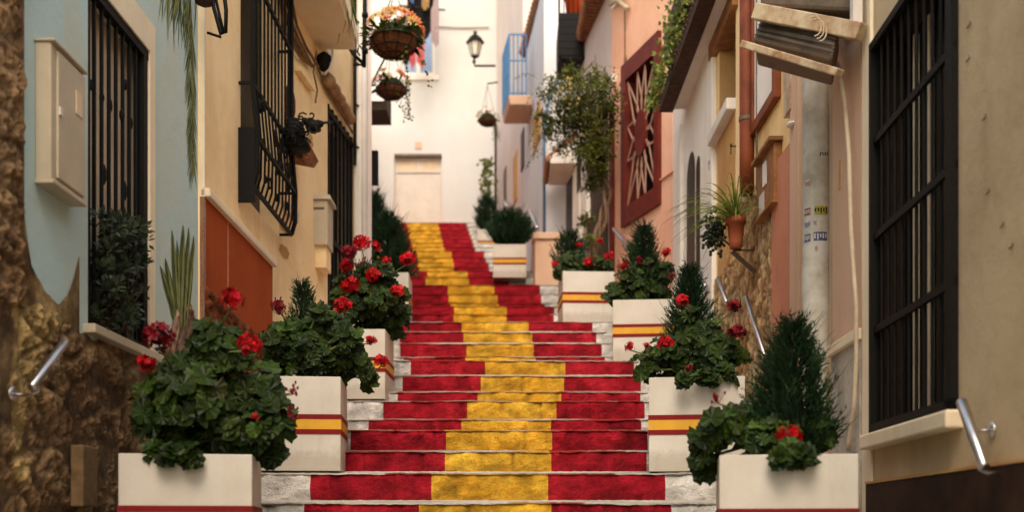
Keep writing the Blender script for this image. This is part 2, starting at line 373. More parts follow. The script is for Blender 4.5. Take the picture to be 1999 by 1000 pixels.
def stepmesh(i):
    Y,z,Yn,zr=rows[i]; xb=full[i][3]; zb=(rows[i-1][3] if i else 0)-.03
    near=Y<13; dx=.02 if Y<9 else (.03 if Y<13 else .06); nz=8 if Y<9 else (6 if Y<13 else 3)
    xmin=min(-2.5,xb[0]-2.0); xmax=max(2.4,xb[3]+1.4)
    if Y>14: xmax=xb[3]+1.6; xmin=xb[0]-1.5
    rr=random.Random(100+i); mb=MB()
    # stone joints
    js=[xmin]; 
    while js[-1]<xmax: js.append(js[-1]+rr.uniform(.22,.5))
    bounds=[xmin]+[b+rr.uniform(-.006,.006) for b in xb]+[xmax]; segm=[0,1,2,1,0]
    xs=[];ms=[]
    for s in range(5):
        a,b=bounds[s],bounds[s+1]; n=max(1,int((b-a)/dx))
        for k in range(n): xs.append(lerp(a,b,k/n)); ms.append(segm[s])
    xs.append(bounds[-1])
    lip=.007
    cols=[]
    vs=[]
    for x in xs:
        jd=min(abs(x-j) for j in js); jn=sum(1 for j in js if j<x)
        g=max(0,1-jd/.014); tone=.90+.18*(((jn*7919+i*104729)%97)/97)
        wob=noise.noise(Vector((x*2.2,i*3.1,0)))*.008+noise.noise(Vector((x*11,i*3.1,5)))*.005
        for j in range(nz+1):
            t=j/nz; zz_=lerp(zb,z-lip,t)+ (wob if j==nz else 0)
            f=noise.fractal(Vector((x*9,zz_*11,i*1.7)),.9,2.0,5)
            bul=math.sin(math.pi*min(1,max(0,t)))**.5*.016
            o=bul+f*.016-g*.009
            vs.append((x,Y-o,zz_))
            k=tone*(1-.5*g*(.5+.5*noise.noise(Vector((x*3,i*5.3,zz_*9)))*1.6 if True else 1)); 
            crev_shade=noise.noise(Vector((x*6,zz_*14,i*2.3)))  # crevice shade, painted into the riser colour by noise
            k*=(1-.5*max(0,crev_shade-.1))*(1+.45*f)
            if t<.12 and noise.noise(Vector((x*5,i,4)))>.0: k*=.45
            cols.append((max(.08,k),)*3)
    fs=[];mi=[]
    for a in range(len(xs)-1):
        for j in range(nz):
            q=a*(nz+1)+j; fs.append((q,q+nz+1,q+nz+2,q+1)); mi.append(ms[a])
    # lip and tread
    nt=[0,.0,.02,.06,.14,.3,.55,.8,1.0] if near else [0,0,.1,1]
    base=len(vs); T=len(nt)
    for xi,x in enumerate(xs):
        wob=noise.noise(Vector((x*2.2,i*3.1,0)))*.008+noise.noise(Vector((x*11,i*3.1,5)))*.005
        for q,t in enumerate(nt):
            y=lerp(Y-.012,Yn+.0,t); zt=lerp(z,zr,t)+wob*(1-t)
            if q==0: zt=z-lip*1.1+wob
            b=noise.noise(Vector((x*(34 if near else 12),y*30,i)))
            zt+=b*.004*(1 if near else .6); y-= (abs(b)*.009 if q<2 else 0)
            vs.append((x,y,zt))
            k=.95+.25*b
            d=noise.noise(Vector((x*2.1,y*2.1,i*1.3)))
            tint=lerp(1,.62,max(0,min(1,d*1.2+.3))) if t>.1 else lerp(1,.72,max(0,min(1,d*1.5+.3)))
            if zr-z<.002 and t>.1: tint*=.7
            # thin paint wash over the lip
            cw=(.98,.94,.86)
            if q<=1 and near and ms[min(xi,len(ms)-1)]>0 and noise.noise(Vector((x*1.3,i*7.7,2)))>.05:
                cw={1:(.55,.12,.1),2:(.78,.5,.16)}[ms[min(xi,len(ms)-1)]]
            if 6.9<Y<13 and q<=T and ms[min(xi,len(ms)-1)]>0:
                pc={1:(.55,.05,.05),2:(.85,.50,.10)}[ms[min(xi,len(ms)-1)]]; wq=min(1,max(0,.55+.9*noise.noise(Vector((x*1.7,i*7.7,2))))); cw=tuple(lerp(a_,b_,wq) for a_,b_ in zip(cw,pc))
            if not near: cw={0:(.7,.66,.62),1:(.42,.03,.03),2:(.72,.36,.04)}[ms[min(xi,len(ms)-1)]]
            cols.append(tuple(c*k*tint for c in cw))
    for a in range(len(xs)-1):
        for q in range(T-1):
            w=base+a*T+q; fs.append((w,w+T,w+T+1,w+1)); mi.append(3)
    mb.v=[Vector(v) for v in vs]; mb.c=cols; mb.f=[list(f) for f in fs]; mb.m=mi
    return mb
for i in range(len(rows)):
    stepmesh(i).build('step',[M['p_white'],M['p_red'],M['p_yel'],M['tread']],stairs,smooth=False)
g=MB(); g.add([(-60,-60,0),(60,-60,0),(60,1.6,0),(-60,1.6,0)],[(0,1,2,3)])
g.add([(-60,1.6,-.02),(60,1.6,-.02),(60,120,-.02),(-60,120,-.02)],[(0,1,2,3)])
tag(g.build('ground',M['paving']),kind='structure')
g=MB(); g.add([(-14,25.4,rows[-1][1]-.012),(6,25.4,rows[-1][1]-.012),(6,27,rows[-1][1]-.012),(-14,27,rows[-1][1]-.012)],[(0,1,2,3)])
tag(g.build('landing_ground',M['paving']),kind='structure')

# ================================================================= walls
def XL(Y): return -2.05+.018*(Y-4.7)
L1=Wall((XL(-5),-5),(XL(7.15),7.15),1)
L2=Wall((XL(7.15)+.012,7.15),(XL(9.45),9.45),1)
L3=Wall((-1.965,9.45),(-1.965+.1*2.65,12.1),1)
L4=Wall((-1.517,12.1),(-3.5,26),1)
L4f=Wall((-1.9,12.1),(-1.517,12.1),0)
def XR(Y): return 1.8+.034*(Y-4.7)
R1=Wall((XR(-5),-5),(XR(6.55),6.55),-1)
R2=Wall((1.9,6.55),(1.9,13.0),-1)
R3=Wall((1.9,13.0),(1.32,14.81),-1)
R4=Wall((1.32,14.81),(.87,18.2),-1)
R5f=Wall((.52,18.2),(1.3,18.2),0)
R5=Wall((.52,18.2),(.22,21.4),-1)
R6=Wall((.22,21.4),(-.36,26),-1)
FW=Wall((-10,26),(3,26),0)
def openpx(W,pl,pr,ptop,pbot):   # ptop=(px,py) pbot=(px,py)
    u=sorted((W.px(pl,0)[0],W.px(pr,0)[0])); return [u[0],u[1],W.px(*pbot)[1],W.px(*ptop)[1]]
def pane(W,h,off,mat,name,parent,mullions=0):
    mb=MB(); W.block(mb,h[0]+.005,h[1]-.005,h[2]+.005,h[3]-.005,-off-.03,-off); o=mb.build(name,mat,parent); return o
# ---- left 1: blue house
blue=root('house',(-2.1,3,CZ-1),'pale blue painted house with rubble stone base and palm mural, nearest on the left','house')
oA=openpx(L1,172,290,(290,100),(290,690))
mb=MB(); L1.slab(mb,0,L1.L,-.2,6.2,[oA],reveal=.14,rmi=1); mb.build('wall',[M['blue'],M['creamtrim']],blue)
# cream band round the window
mb=MB(); bw=.085
L1.block(mb,oA[1]-.002,oA[1]+bw,oA[2]-.02,oA[3],0,.012); L1.block(mb,oA[0]-.02,oA[1]+bw,oA[3],oA[3]+.17,0,.012)
mb.build('window_surround',M['creamtrim'],blue)
mb=MB(); L1.block(mb,oA[0]-.06,oA[1]+.09,oA[2]-.045,oA[2],-.14,.06); wsill=mb.build('sill',M['boxcream'],blue,bevel=.006)
win=pane(L1,oA,.10,M['shutter'],'window',blue)
mb=MB()
for k in range(9):
    u=lerp(oA[0],oA[1],(k+.5)/9); L1.block(mb,u-.003,u+.003,oA[2],oA[3],-.1,-.092)
mb.build('slat_gap',M['grime'],win)
mb=MB(); o0=-.02
for k in range(9):
    u=lerp(oA[0]+.03,oA[1]-.05,k/8); L1.block(mb,u-.008,u+.008,oA[2]+.02,oA[3]-.01,o0-.008,o0+.008)
L1.block(mb,oA[1]-.07,oA[1]-.012,oA[2],oA[3],o0-.02,o0+.02); L1.block(mb,oA[0],oA[0]+.03,oA[2],oA[3],o0-.02,o0+.02)
L1.block(mb,oA[0],oA[1],oA[3]-.05,oA[3],o0-.022,o0+.022); L1.block(mb,oA[0],oA[1],oA[2]+.01,oA[2]+.04,o0-.022,o0+.022)
for (px,py,r) in [(210,340,.055),(250,372,.055),(170,305,.06),(222,205,.04),(246,225,.035),(262,240,.035),(184,165,.03),(252,165,.03),(207,190,.025)]:
    u,v=L1.px(px,py); c=L1.at(u,v,o0); mb.ball(c,.014,r*.55,r,n=10)
mb.build('grille',M['black'],win)
# mural: palm fronds and agave painted flat on the plaster
def blade(mb,W,u,v,du,dv,w,off,curl=0,n=6):
    L=math.hypot(du,dv); tx,tz=du/L,dv/L; pr=[];
    for i in range(n+1):
        t=i/n; cu=u+du*t+curl*math.sin(t*math.pi/2)*L*tz*.0+curl*t*t; cv=v+dv*t-abs(curl)*t*t*.3
        ww=w*(math.sin(math.pi*min(1,t*.85+.12)))*.5; pr.append((W.at(cu-tz*ww,cv+tx*ww,off),W.at(cu+tz*ww,cv-tx*ww,off)))
    vs=[p for q in pr for p in q]; mb.add(vs,[(2*i,2*i+1,2*i+3,2*i+2) for i in range(n)])
for nm,mt,sd,o in (('painted_palm',M['paintgreen'],1,.003),('painted_palm_highlight',M['paintpale'],2,.005)):
    mb=MB(); rr=random.Random(sd)
    N=120 if sd==1 else 60
    for k in range(N):
        t=rr.random(); px=interp([(0,345),(.15,372),(.5,372),(1,377)],t)+rr.uniform(-3,3); py=lerp(-30,330,t)
        u,v=L1.px(px,py); s=rr.choice((-1,-1,1)); ln=rr.uniform(.1,.26)*(1.2-.5*t)
        blade(mb,L1,u,v,s*ln*.35,-ln,.012,o,curl=s*.03)
    for k in range(26 if sd==1 else 12):
        u,v=L1.px(rr.uniform(320,388),rr.uniform(-60,0)); blade(mb,L1,u,v,rr.uniform(-.12,.05),-rr.uniform(.15,.4),.015,o,curl=rr.uniform(-.06,.02))
    mb.build(nm,mt,blue)
    mb=MB()
    for (bx,by,tx,ty,w) in [(345,640,322,505,.07),(350,640,335,450,.06),(352,640,357,440,.07),(358,640,368,445,.06),(345,620,312,520,.05),(362,640,378,460,.05),(350,640,345,470,.05),(340,600,318,540,.04)]:
        dx=0 if sd==1 else 2
        a=L1.px(bx,by); b=L1.px(tx+dx,ty+dx*3); blade(mb,L1,a[0],a[1],b[0]-a[0],b[1]-a[1],w*(2.0 if sd==1 else .7),o+.001,curl=0,n=8)
    mb.build('painted_agave' if sd==1 else 'painted_agave_highlight',mt,blue)
# stone base of the blue house
def stonecol(u,v):
    n=noise.noise(Vector((u*2.5,v*2.5,1))); n2=noise.noise(Vector((u*7,v*7,5)))
    c=Vector((.27,.155,.075)).lerp(Vector((.42,.28,.15)),max(0,min(1,.5+n)))
    if n2>.2: c=c.lerp(Vector((.14,.08,.045)),.6)
    return c
uS=lambda px:L1.px(px,0)[0]
pts=[(-300,600),(0,560),(45,560),(95,590),(140,640),(152,648),(300,702),(330,655),(345,600),(372,592),(386,640)]
topt=[(L1.px(a,b)[0],L1.px(a,b)[1]) for a,b in pts]
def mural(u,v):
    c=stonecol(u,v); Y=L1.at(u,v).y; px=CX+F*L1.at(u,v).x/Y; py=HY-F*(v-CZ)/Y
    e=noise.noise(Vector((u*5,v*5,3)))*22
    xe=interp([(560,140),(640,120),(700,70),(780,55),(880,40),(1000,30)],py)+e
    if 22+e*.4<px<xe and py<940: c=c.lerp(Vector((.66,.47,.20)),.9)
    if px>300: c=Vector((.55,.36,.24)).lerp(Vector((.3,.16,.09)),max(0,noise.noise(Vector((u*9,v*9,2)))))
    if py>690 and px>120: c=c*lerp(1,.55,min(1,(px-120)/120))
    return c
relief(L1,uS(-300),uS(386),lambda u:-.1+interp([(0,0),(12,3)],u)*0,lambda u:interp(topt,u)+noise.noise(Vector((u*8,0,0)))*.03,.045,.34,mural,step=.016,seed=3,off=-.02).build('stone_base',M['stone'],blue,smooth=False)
zt=6.1
relief(L1,uS(-150),uS(46),lambda u:L1.px(40,600)[1],lambda u:zt,.06,.30,stonecol,step=.016,seed=8,off=-.012,rows=.30).build('stone_quoin',M['stone'],blue,smooth=False)
# painted desert strip on plaster above the stones
mb=MB(); 
ring=[(46,600),(46,400),(52,470),(70,520),(92,575),(118,590),(140,560),(152,520),(153,655)]
mb=relief(L1,uS(44),uS(154),lambda u:L1.px(150,660)[1]-.02,lambda u:interp([(uS(44),L1.px(46,400)[1]),(uS(60),L1.px(60,520)[1]),(uS(100),L1.px(100,590)[1]),(uS(130),L1.px(130,585)[1]),(uS(154),L1.px(153,500)[1])],u)+noise.noise(Vector((u*12,1,0)))*.03,.006,.5,lambda u,v:Vector((.60,.43,.20)).lerp(Vector((.24,.14,.06)),max(0,min(1,.35+1.3*noise.noise(Vector((u*6,v*6,4)))))),step=.02,seed=2,off=.0)
mb.build('painted_desert',M['stone'],blue,smooth=True)
# small loose brick leaning in the stone base
mb=MB(); u0,v0=L1.px(150,990,.06); u1,_=L1.px(180,990,.06); L1.block(mb,u0,u1,v0,L1.px(165,872,.06)[1],.03,.09)
tag(mb.build('tan_slab',simple('dull_tan',(.20,.125,.06),.9,0,.4,14,.3),bevel=.008),'small tan upright slab set against the foot of the left stone wall','slab')
# ---- left 2: cream house
cream=root('house',(-2.0,8.2,CZ),'cream house with terracotta lower wall and black barred window cage, second on the left','house')
oB=openpx(L2,470,545,(545,-120),(545,462))
uE=L2.L
mb=MB(); L2.slab(mb,0,uE,.0,6.4,[oB],reveal=.2,rmi=0); mb.build('wall',[M['cream'],M['creamtrim']],cream)
w=pane(L2,oB,.16,M['pane'],'window',cream)
mb=MB(); L2.block(mb,oB[0],oB[0]+(oB[1]-oB[0])*.35,oB[2],oB[3],-.15,-.12); mb.build('shutter',M['white'],w)
mb=MB(); oc=.10
ua=oB[0]-.05; ub=oB[1]+.02; va=oB[2]+.02
for k in range(12):
    u=lerp(ua,ub,k/11)
    ks=[(L2.at(u,oB[3],oc)),(L2.at(u,va+.75,oc)),(L2.at(u,va+.35,oc+.035)),(L2.at(u,va+.1,oc+.03)),(L2.at(u,va,oc+.0))]
    mb.tube(ks,.009 if 0<k<11 else .02,n=5)
for v,o in ((va+.75,oc),(va+1.55,oc),(va,oc),(va+.35,oc+.035)):
    for q in (ua,ub): mb.bar(L2.at(q,v,o),L2.at(q,v,-.02),.02)
    mb.bar(L2.at(ua,v,o),L2.at(ub,v,o),.022,.03)
rr=random.Random(77)
for k in range(26):
    c=L2.at(rr.uniform(ua+.05,ub-.05),va+rr.uniform(.08,.72),oc+.03); q=rr.uniform(.03,.07); mb.tube([c+Vector((0,q*math.cos(t)*(1-t/9),q*math.sin(t)*(1-t/9))) for t in [j*.7 for j in range(9)]],.008,5)
mb.build('grille',M['black'],w)
mb=MB(); L2.block(mb,ua-.02,ua+.0,L2.px(470,400)[1],L2.px(470,255)[1],-.01,oc+.02); mb.build('side_panel',M['black'],w)
# sill ledge + red lower wall
pl=L2.px(403,372,.06); pr=L2.px(541,500,.06); vl=(pl[1]+pr[1])/2
mb=MB(); L2.block(mb,0.0,pr[0],vl-.055,vl,0,.065); mb.build('ledge',M['creamtrim'],cream,bevel=.008)
mb=MB(); L2.block(mb,0.0,pr[0]-.02,0.2,vl-.055,0,.03); mb.build('lower_wall',M['red_wall'],cream)
def redc(u,v):
    return Vector((.34,.10,.04)).lerp(Vector((.2,.07,.03)),max(0,min(1,.5+noise.noise(Vector((u*9,v*4,2))))))
tt=[(0.0,L2.px(403,566)[1]),(.35,L2.px(430,590)[1]),(pr[0]*.6,L2.px(480,640)[1]),(pr[0],L2.px(535,700)[1])]
relief(L2,0.0,pr[0]-.01,lambda u:.6,lambda u:interp(tt,u),.05,.14,redc,step=.016,seed=5,off=.03).build('painted_rubble',M['stone'],cream,smooth=True)
mb=MB(); L2.block(mb,0.0,.03,0,6.3,0,.03); mb.build('corner_trim',M['creamtrim'],cream)
for px in (437,):
    mb=MB(); u=L2.px(px,0)[0]; L2.block(mb,u-.0006,u+.0006,L2.px(px,640)[1],vl-.06,.028,.0315); mb.build('plaster_crack',M['creamtrim'],cream)
# cream parapet of the house above: cables along the wall
def cable(name,W,pts,r,mat,parent,off=.03):
    mb=MB(); P=[W.P(a,b,off) for a,b in pts]
    Q=[]
    for a,b in zip(P,P[1:]):
        for k in range(5): Q.append(a.lerp(b,k/5)+Vector((0,0,noise.noise(Vector((a.x*9+k,b.z*7,1)))*.008)))
    Q.append(P[-1]); mb.tube(Q,r,6); return mb.build(name,mat,parent,smooth=True)
# ---- left 3: cream wall with door
left3=root('house',(-1.85,10.8,CZ+1),'cream plastered house with black barred door under a balcony, third on the left','house')
oC=openpx(L3,640,688,(645,205),(645,655))
oC[3]=L3.px(645,208)[1]; oC[2]=CZ+1.95
mb=MB(); L3.slab(mb,0,L3.L,0.5,7.3,[oC],reveal=.22); mb.build('wall',M['cream'],left3)
d=pane(L3,oC,.18,M['pane'],'door',left3)
mb=MB()
for k in range(7): 
    u=lerp(oC[0]+.03,oC[1]-.03,k/6); L3.block(mb,u-.014,u+.014,oC[2],oC[3],-.02,.01)
for v in (oC[2]+.02,oC[2]+.9,oC[3]-.1): L3.block(mb,oC[0],oC[1],v,v+.05,-.025,.014)
mb.build('grille',M['black'],d)
# diagonal moulding over, stains
mb=MB(); a=L3.px(560,105,.05); b=L3.px(692,262,.05); v=(a[1]); 
L3.block(mb,0.02,oC[0]-.04,CZ+4.62,CZ+4.74,0,.05); mb.build('moulding',M['creamtrim'],left3)
for i,(a,b,c,dd) in enumerate([(545,418,562,462),(543,468,566,515),(600,250,612,300)]):
    u0,v1=L3.px(a,b); u1,v0=L3.px(c,dd); rr=random.Random(i)
    mb=MB(); cu,cv=(u0+u1)/2,(v0+v1)/2; n=16
    vs=[L3.at(cu,cv,.003)]+[L3.at(cu+(u1-u0)/2*math.cos(6.283*k/n)*rr.uniform(.7,1.1),cv+(v1-v0)/2*math.sin(6.283*k/n)*rr.uniform(.75,1.1),.003) for k in range(n)]
    mb.add(vs,[(0,1+k,1+(k+1)%n) for k in range(n)]); mb.build('patch_of_bare_plaster',M['ochre'],left3)
# balcony slab + rail above
bal=[L3.at(0,0)]
mb=MB(); v0=CZ+(HY-190)/F*10.6; 
ue0=L3.px(600,40,.0)[0]; ue1=L3.px(625,98,0)[0]
Yn,Yf=8.6,10.72; xo_n,xo_f=-1.47,-1.50; zb=CZ+(HY-97)/F*Yf
mb.hexa([(-2.02,Yn,zb),(xo_n,Yn,zb),(xo_f,Yf,zb),(-1.86,Yf,zb),(-2.02,Yn,zb+.13),(xo_n-.0,Yn,zb+.13),(xo_f,Yf,zb+.13),(-1.86,Yf,zb+.13)])
mb.add([(xo_n+.03,Yn,zb+.03),(xo_f+.03,Yf+.02,zb+.03),(xo_f+.03,Yf+.02,zb+.16),(xo_n+.03,Yn,zb+.16)],[(0,1,2,3)])
bal=mb.build('balcony',M['creamtrim'],left3,bevel=.01)
mb=MB()
for k in range(15):
    y=lerp(Yn+.05,Yf-.05,k/14); mb.tube([(xo_n-.02,y,zb+.13),(xo_n-.02,y,zb+1.0)],.008,5)
mb.bar((xo_n-.02,Yn,zb+1.0),(xo_n-.02,Yf,zb+1.0),.03)
for k in range(5):
    x=lerp(-1.86,xo_f-.02,k/4); mb.tube([(x,Yf-.04,zb+.13),(x,Yf-.04,zb+1.0)],.008,5)
mb.build('railing',M['black'],bal)
# junction box, small cable tangle
mb=MB(); u0,v1=L3.px(588,128,.06); u1,v0=L3.px(618,180,.06); L3.block(mb,u0,u1-.02,v0,v1,0,.06); mb.build('junction_box',M['cream'],left3,bevel=.006)
for i,(pts,r) in enumerate([([(546,-20),(560,40),(582,85),(600,120)],.022),([(556,-20),(572,50),(590,90),(610,128)],.018),([(566,-20),(580,50),(600,95),(622,130)],.014),([(548,0),(556,60),(585,110),(605,125)],.012),([(640,140),(665,190),(688,235)],.012),([(618,100),(612,140),(620,175),(616,200)],.008),([(620,130),(640,175),(690,260)],.014)]):
    cable('cable',L3,pts,r,M['cable'],left3,off=.035+.012*(i%3))
# ---- left 4: white corner
left4=root('house',(-1.9,12.4,CZ+2),'white house corner with round edge pilaster beyond the black door on the left','house')
mb=MB(); mb.hexa([(-4.5,12.1,.5),(-1.517,12.1,.5),(-3.5,26,.5),(-6.5,26,.5),(-4.5,12.1,11),(-1.517,12.1,11),(-3.5,26,11),(-6.5,26,11)]); mb.build('wall',M['lilac'],left4)
mb=MB(); mb.box(-1.70,-1.62,12.0,12.1,1,10.8); mb.build('pilaster',M['white'],left4,bevel=.02)
mb=MB(); mb.tube([(-1.60,12.06,1.5),(-1.60,12.06,10.8)],.04,12); mb.build('downpipe',M['greywhite'],left4,smooth=True)
mb=MB(); mb.box(-1.69,-1.66,11.92,11.96,CZ+3.9,10); 
for z in range(8): mb.bar((-1.675,11.94,CZ+4.1+z*.45),(-1.63,12.03,CZ+4.1+z*.45),.015)
mb.build('black_cable_run',M['black'],left4)
mb=MB(); mb.box(-2.12,-1.78,15.9,16.5,CZ+5.97,CZ+6.1); mb.box(-1.82,-1.78,15.9,16.5,CZ+6.1,CZ+6.5)
mb.build('balcony',M['darkwood'],left4)
# ---- right 1: tan house
tan=root('house',(1.9,3,CZ-1),'tan plastered house with tall black barred window, nearest on the right','house')
oD=openpx(R1,1708,1872,(1708,88),(1708,850))
mb=MB(); R1.slab(mb,0,R1.L,-.2,6.2,[oD],reveal=.16,rmi=1); mb.build('wall',[M['tanwall'],M['darkwood']],tan)
w=pane(R1,oD,.15,M['pane'],'window',tan)
mb=MB(); o0=.0
nb=11
for k in range(nb):
    u=lerp(oD[0]+.10,oD[1]-.02,k/(nb-1)); mb.tube([R1.at(u,oD[2],.0),R1.at(u,oD[3],.0)],.008,6)
for py in (275,462,645):
    v=R1.px(1712,py)[1]; mb.bar(R1.at(oD[0],v,.005),R1.at(oD[1],v,.005),.02,.035)
R1.block(mb,oD[1]-.03,oD[1],oD[2],oD[3],-.03,.03); R1.block(mb,oD[0],oD[0]+.07,oD[2],oD[3],-.03,.03)
R1.block(mb,oD[0],oD[1],oD[3]-.04,oD[3],-.02,.03); R1.block(mb,oD[0],oD[1],oD[2],oD[2]+.05,-.02,.03)
mb.build('grille',M['black'],w)
mb=MB()
for u in (.35,.62,.8):
    uu=lerp(oD[0],oD[1],u); R1.block(mb,uu-.012,uu+.012,oD[2]+.05,oD[3]-.05,-.145,-.12)
mb.build('curtain_edge',M['shutter'],w)
mb=MB(); R1.block(mb,oD[0]-.05,oD[1]+.03,oD[2]-.075,oD[2],-.1,.07); mb.build('sill',M['creamtrim'],tan,bevel=.01)
uTrim=R1.px(1690,0)[0]
mb=MB(); R1.block(mb,oD[1]+.012,uTrim,oD[2]-.9,min(6.1,oD[3]+.6),0,.02); mb.build('window_surround',M['creamtrim'],tan,bevel=.006)
# dark cladding at the foot
mb=MB(); a=R1.px(1702,945,.03); b=R1.px(1975,878,.03)
R1.block(mb,2.0,R1.px(1702,945)[0],-.1,a[1]-.0,0,.03); mb.build('dark_dado',M['darktile'],tan)
mb=MB(); R1.block(mb,2.0,R1.px(1702,945)[0],a[1],a[1]+.012,0,.034); mb.build('dado_cap',M['ochre'],tan)
# rough-cast panel and cream panel between window and pipe
u0=R1.px(1686,0)[0]; u1=R1.px(1630,0)[0]; vm=R1.px(1655,665,.03)[1]
mb=MB(); R1.block(mb,u0,u1,-.1,vm-.03,0,.02); mb.build('roughcast_panel',M['rough'],tan)
mb=MB(); R1.block(mb,u0-.01,u1+.02,vm-.03,vm+.03,0,.045); mb.build('panel_ledge',M['creamtrim'],tan,bevel=.006)
mb=MB(); R1.block(mb,u0,u1,vm+.03,6.1,0,.012); mb.build('plaster_panel',M['pinktan'],tan)
for (px,py) in [(1895,48),(1960,440),(1932,375),(1978,482),(1893,115),(1925,230)]:
    u,v=R1.px(px,py); mb=MB(); mb.bar(R1.at(u-.012,v,.006),R1.at(u+.02,v-.003,.006),.004)
    mb.bar(R1.at(u-.012,v,.006),R1.at(u-.012,v+.01,.006),.004)
    mb.build('wall_staple',M['cable'],tan)
for (px,py,s) in [(1645,325,.02),(1645,350,.03)]:
    u,v=R1.px(px,py); mb=MB(); R1.block(mb,u-s*.7,u+s*.7,v-s*1.8,v+s*1.8,.011,.016); mb.build('plaster_repair_mark',M['ochre'],tan)
# fat pipe in its recess
pl=root('pipe',(1.845,6.78,1.0),'fat dirty white drainpipe with small coloured stickers on the right wall','pipe')
mb=MB(); xs=[(1.845,6.78,0.9),(1.845,6.78,6.9)]
P=[Vector((1.845,6.78,0.9+.3*k)) for k in range(21)]
mb.tube(P,[.085 if k%7 else .09 for k in range(21)],24); mb.build('pipe_body',M['pvc'],pl,smooth=True)
def stk(px0,py0,px1,py1,mat,ink=None):
    mb=MB(); n=5
    def pp(px,py,r):
        dx=(px-1597)/27.0; dx=max(-.98,min(.98,dx)); a=math.asin(dx); return Vector((1.845+r*math.sin(a),6.78-r*math.cos(a),CZ+(HY-py)/F*6.7))
    vs=[];
    for k in range(n+1):
        px=lerp(px0,px1,k/n); vs+=[pp(px,py1,.0875),pp(px,py0,.0875)]
    mb.add(vs,[(2*k,2*k+2,2*k+3,2*k+1) for k in range(n)]); o=mb.build('sticker',mat,pl)
    if ink:
        mb=MB(); rr=random.Random(int(px0+py0))
        for k in range(5):
            a=lerp(px0,px1,(k+.15)/5); b=lerp(px0,px1,(k+.7)/5); t=rr.uniform(.15,.3); q=rr.uniform(.65,.9)
            mb.add([pp(a,lerp(py0,py1,q),.0882),pp(b,lerp(py0,py1,q),.0882),pp(b,lerp(py0,py1,t),.0882),pp(a,lerp(py0,py1,t),.0882)],[(0,1,2,3)])
            
        mb.build('sticker_print',ink,o)
stk(1586,402,1611,419,M['stkyel'],M['ink']); stk(1572,404,1580,418,M['stkred'],M['sticker']); stk(1585,453,1610,470,M['stkblue'],M['sticker']); stk(1572,455,1580,470,M['stkblue'],M['sticker'])
stk(1572,428,1580,444,M['sticker'],M['stkblue']); stk(1585,427,1590,444,M['sticker'],M['stkred']); stk(1595,294,1612,308,M['sticker'],M['ink']); stk(1573,348,1579,366,M['sticker'],M['stkred']); stk(1587,478,1592,494,M['sticker'],M['stkred'])
mb=MB(); R2.block(mb,.0,R2.px(1566,0)[0]*.0+.45,0.5,7.0,-.02,.0); mb.build('recess_wall',M['pinktan'],tan)
# ---- right 2: yellow / ochre house with stone base
yel=root('house',(1.95,9.5,CZ+1),'yellow ochre house with exposed stone base and rust red downpipe, second on the right','house')
oE=openpx(R2,1405,1438,(1420,60),(1420,226))
oF=openpx(R2,1343,1366,(1352,330),(1352,640)); oF[2]=CZ+1.6
mb=MB(); R2.slab(mb,.25,R2.L,0.5,7.8,[oE],reveal=.2,rmi=1)
mb.build('wall',[M['yellow'],M['ochre']],yel)
w=pane(R2,oE,.17,M['darkwood'],'window',yel)
mb=MB(); mb.block=None
mb=MB(); R2.block(mb,oE[0]-.12,oE[1]+.25,oE[3]-.02,oE[3]+.28,-.1,.06); mb.build('timber_lintel',M['wood'],yel,bevel=.01)
mb=MB(); R2.block(mb,oE[0]-.02,oE[1]+.14,oE[2]-.10,oE[2],-.1,.09); mb.build('sill',M['greywhite'],yel,bevel=.01)
mb=MB(); R2.block(mb,oE[0]+.0,oE[1]+.02,CZ+2.2,oE[2]-.10,0,.012); mb.build('tan_panel',M['ochre'],yel)
ua=R2.px(1400,0)[0]; ub=R2.px(1377,0)[0]
mb=MB(); R2.block(mb,ua,ub,CZ+1.8,7.9,0,.05); mb.build('pilaster',M['white'],yel,bevel=.01)
mb=MB(); u0=R2.px(1470,0)[0]; u1=R2.px(1441,0)[0]; R2.block(mb,u0-.1,u1+.05,CZ+2.0,7.9,0,.008); mb.build('pale_strip',M['cream'],yel)
# white front beyond the pilaster with the arched dark doorway
whitef=root('house',(1.95,11.8,CZ+2),'white fronted house with a dark arched doorway under a tiled awning, on the right','house')
ua=R2.px(1377,0)[0]
mb=MB(); R2.block(mb,ua+.01,R2.L-.005,CZ+1.5,8.0,0,.03); wf=mb.build('wall',M['white'],whitef)
def archpts(W,px0,px1,pyt,vb,off,n=14):
    u0=W.px(px0,0,off)[0]; u1=W.px(px1,0,off)[0]; c=(u0+u1)/2; r=abs(u1-u0)/2; vt=W.px((px0+px1)/2,pyt,off)[1]; vs=vt-r
    P=[W.at(min(u0,u1),vb,off)]+[W.at(c-r*math.cos(math.pi*k/n),vs+r*math.sin(math.pi*k/n),off) for k in range(n+1)]+[W.at(max(u0,u1),vb,off)]
    return P
for (a,b,t,nm) in ((1341,1357,298,'doorway'),(1359,1367,305,'doorway_leaf')):
    mb=MB(); P=archpts(R2,a,b,t,CZ+1.6,.034); mb.add(P,[tuple(range(len(P)))]); Q=archpts(R2,a,b,t,CZ+1.6,.031); mb.add(P+Q,[(i,i+1,len(P)+i+1,len(P)+i) for i in range(len(P)-1)]); mb.build(nm,M['pane'] if nm=='doorway' else M['darkwood'],whitef)
mb=MB(); u0=R2.px(1341,0)[0]; R2.block(mb,u0+.02,u0+.5,CZ+1.6,CZ+4.45,.0,.07); mb.build('column',M['white'],whitef,bevel=.02)
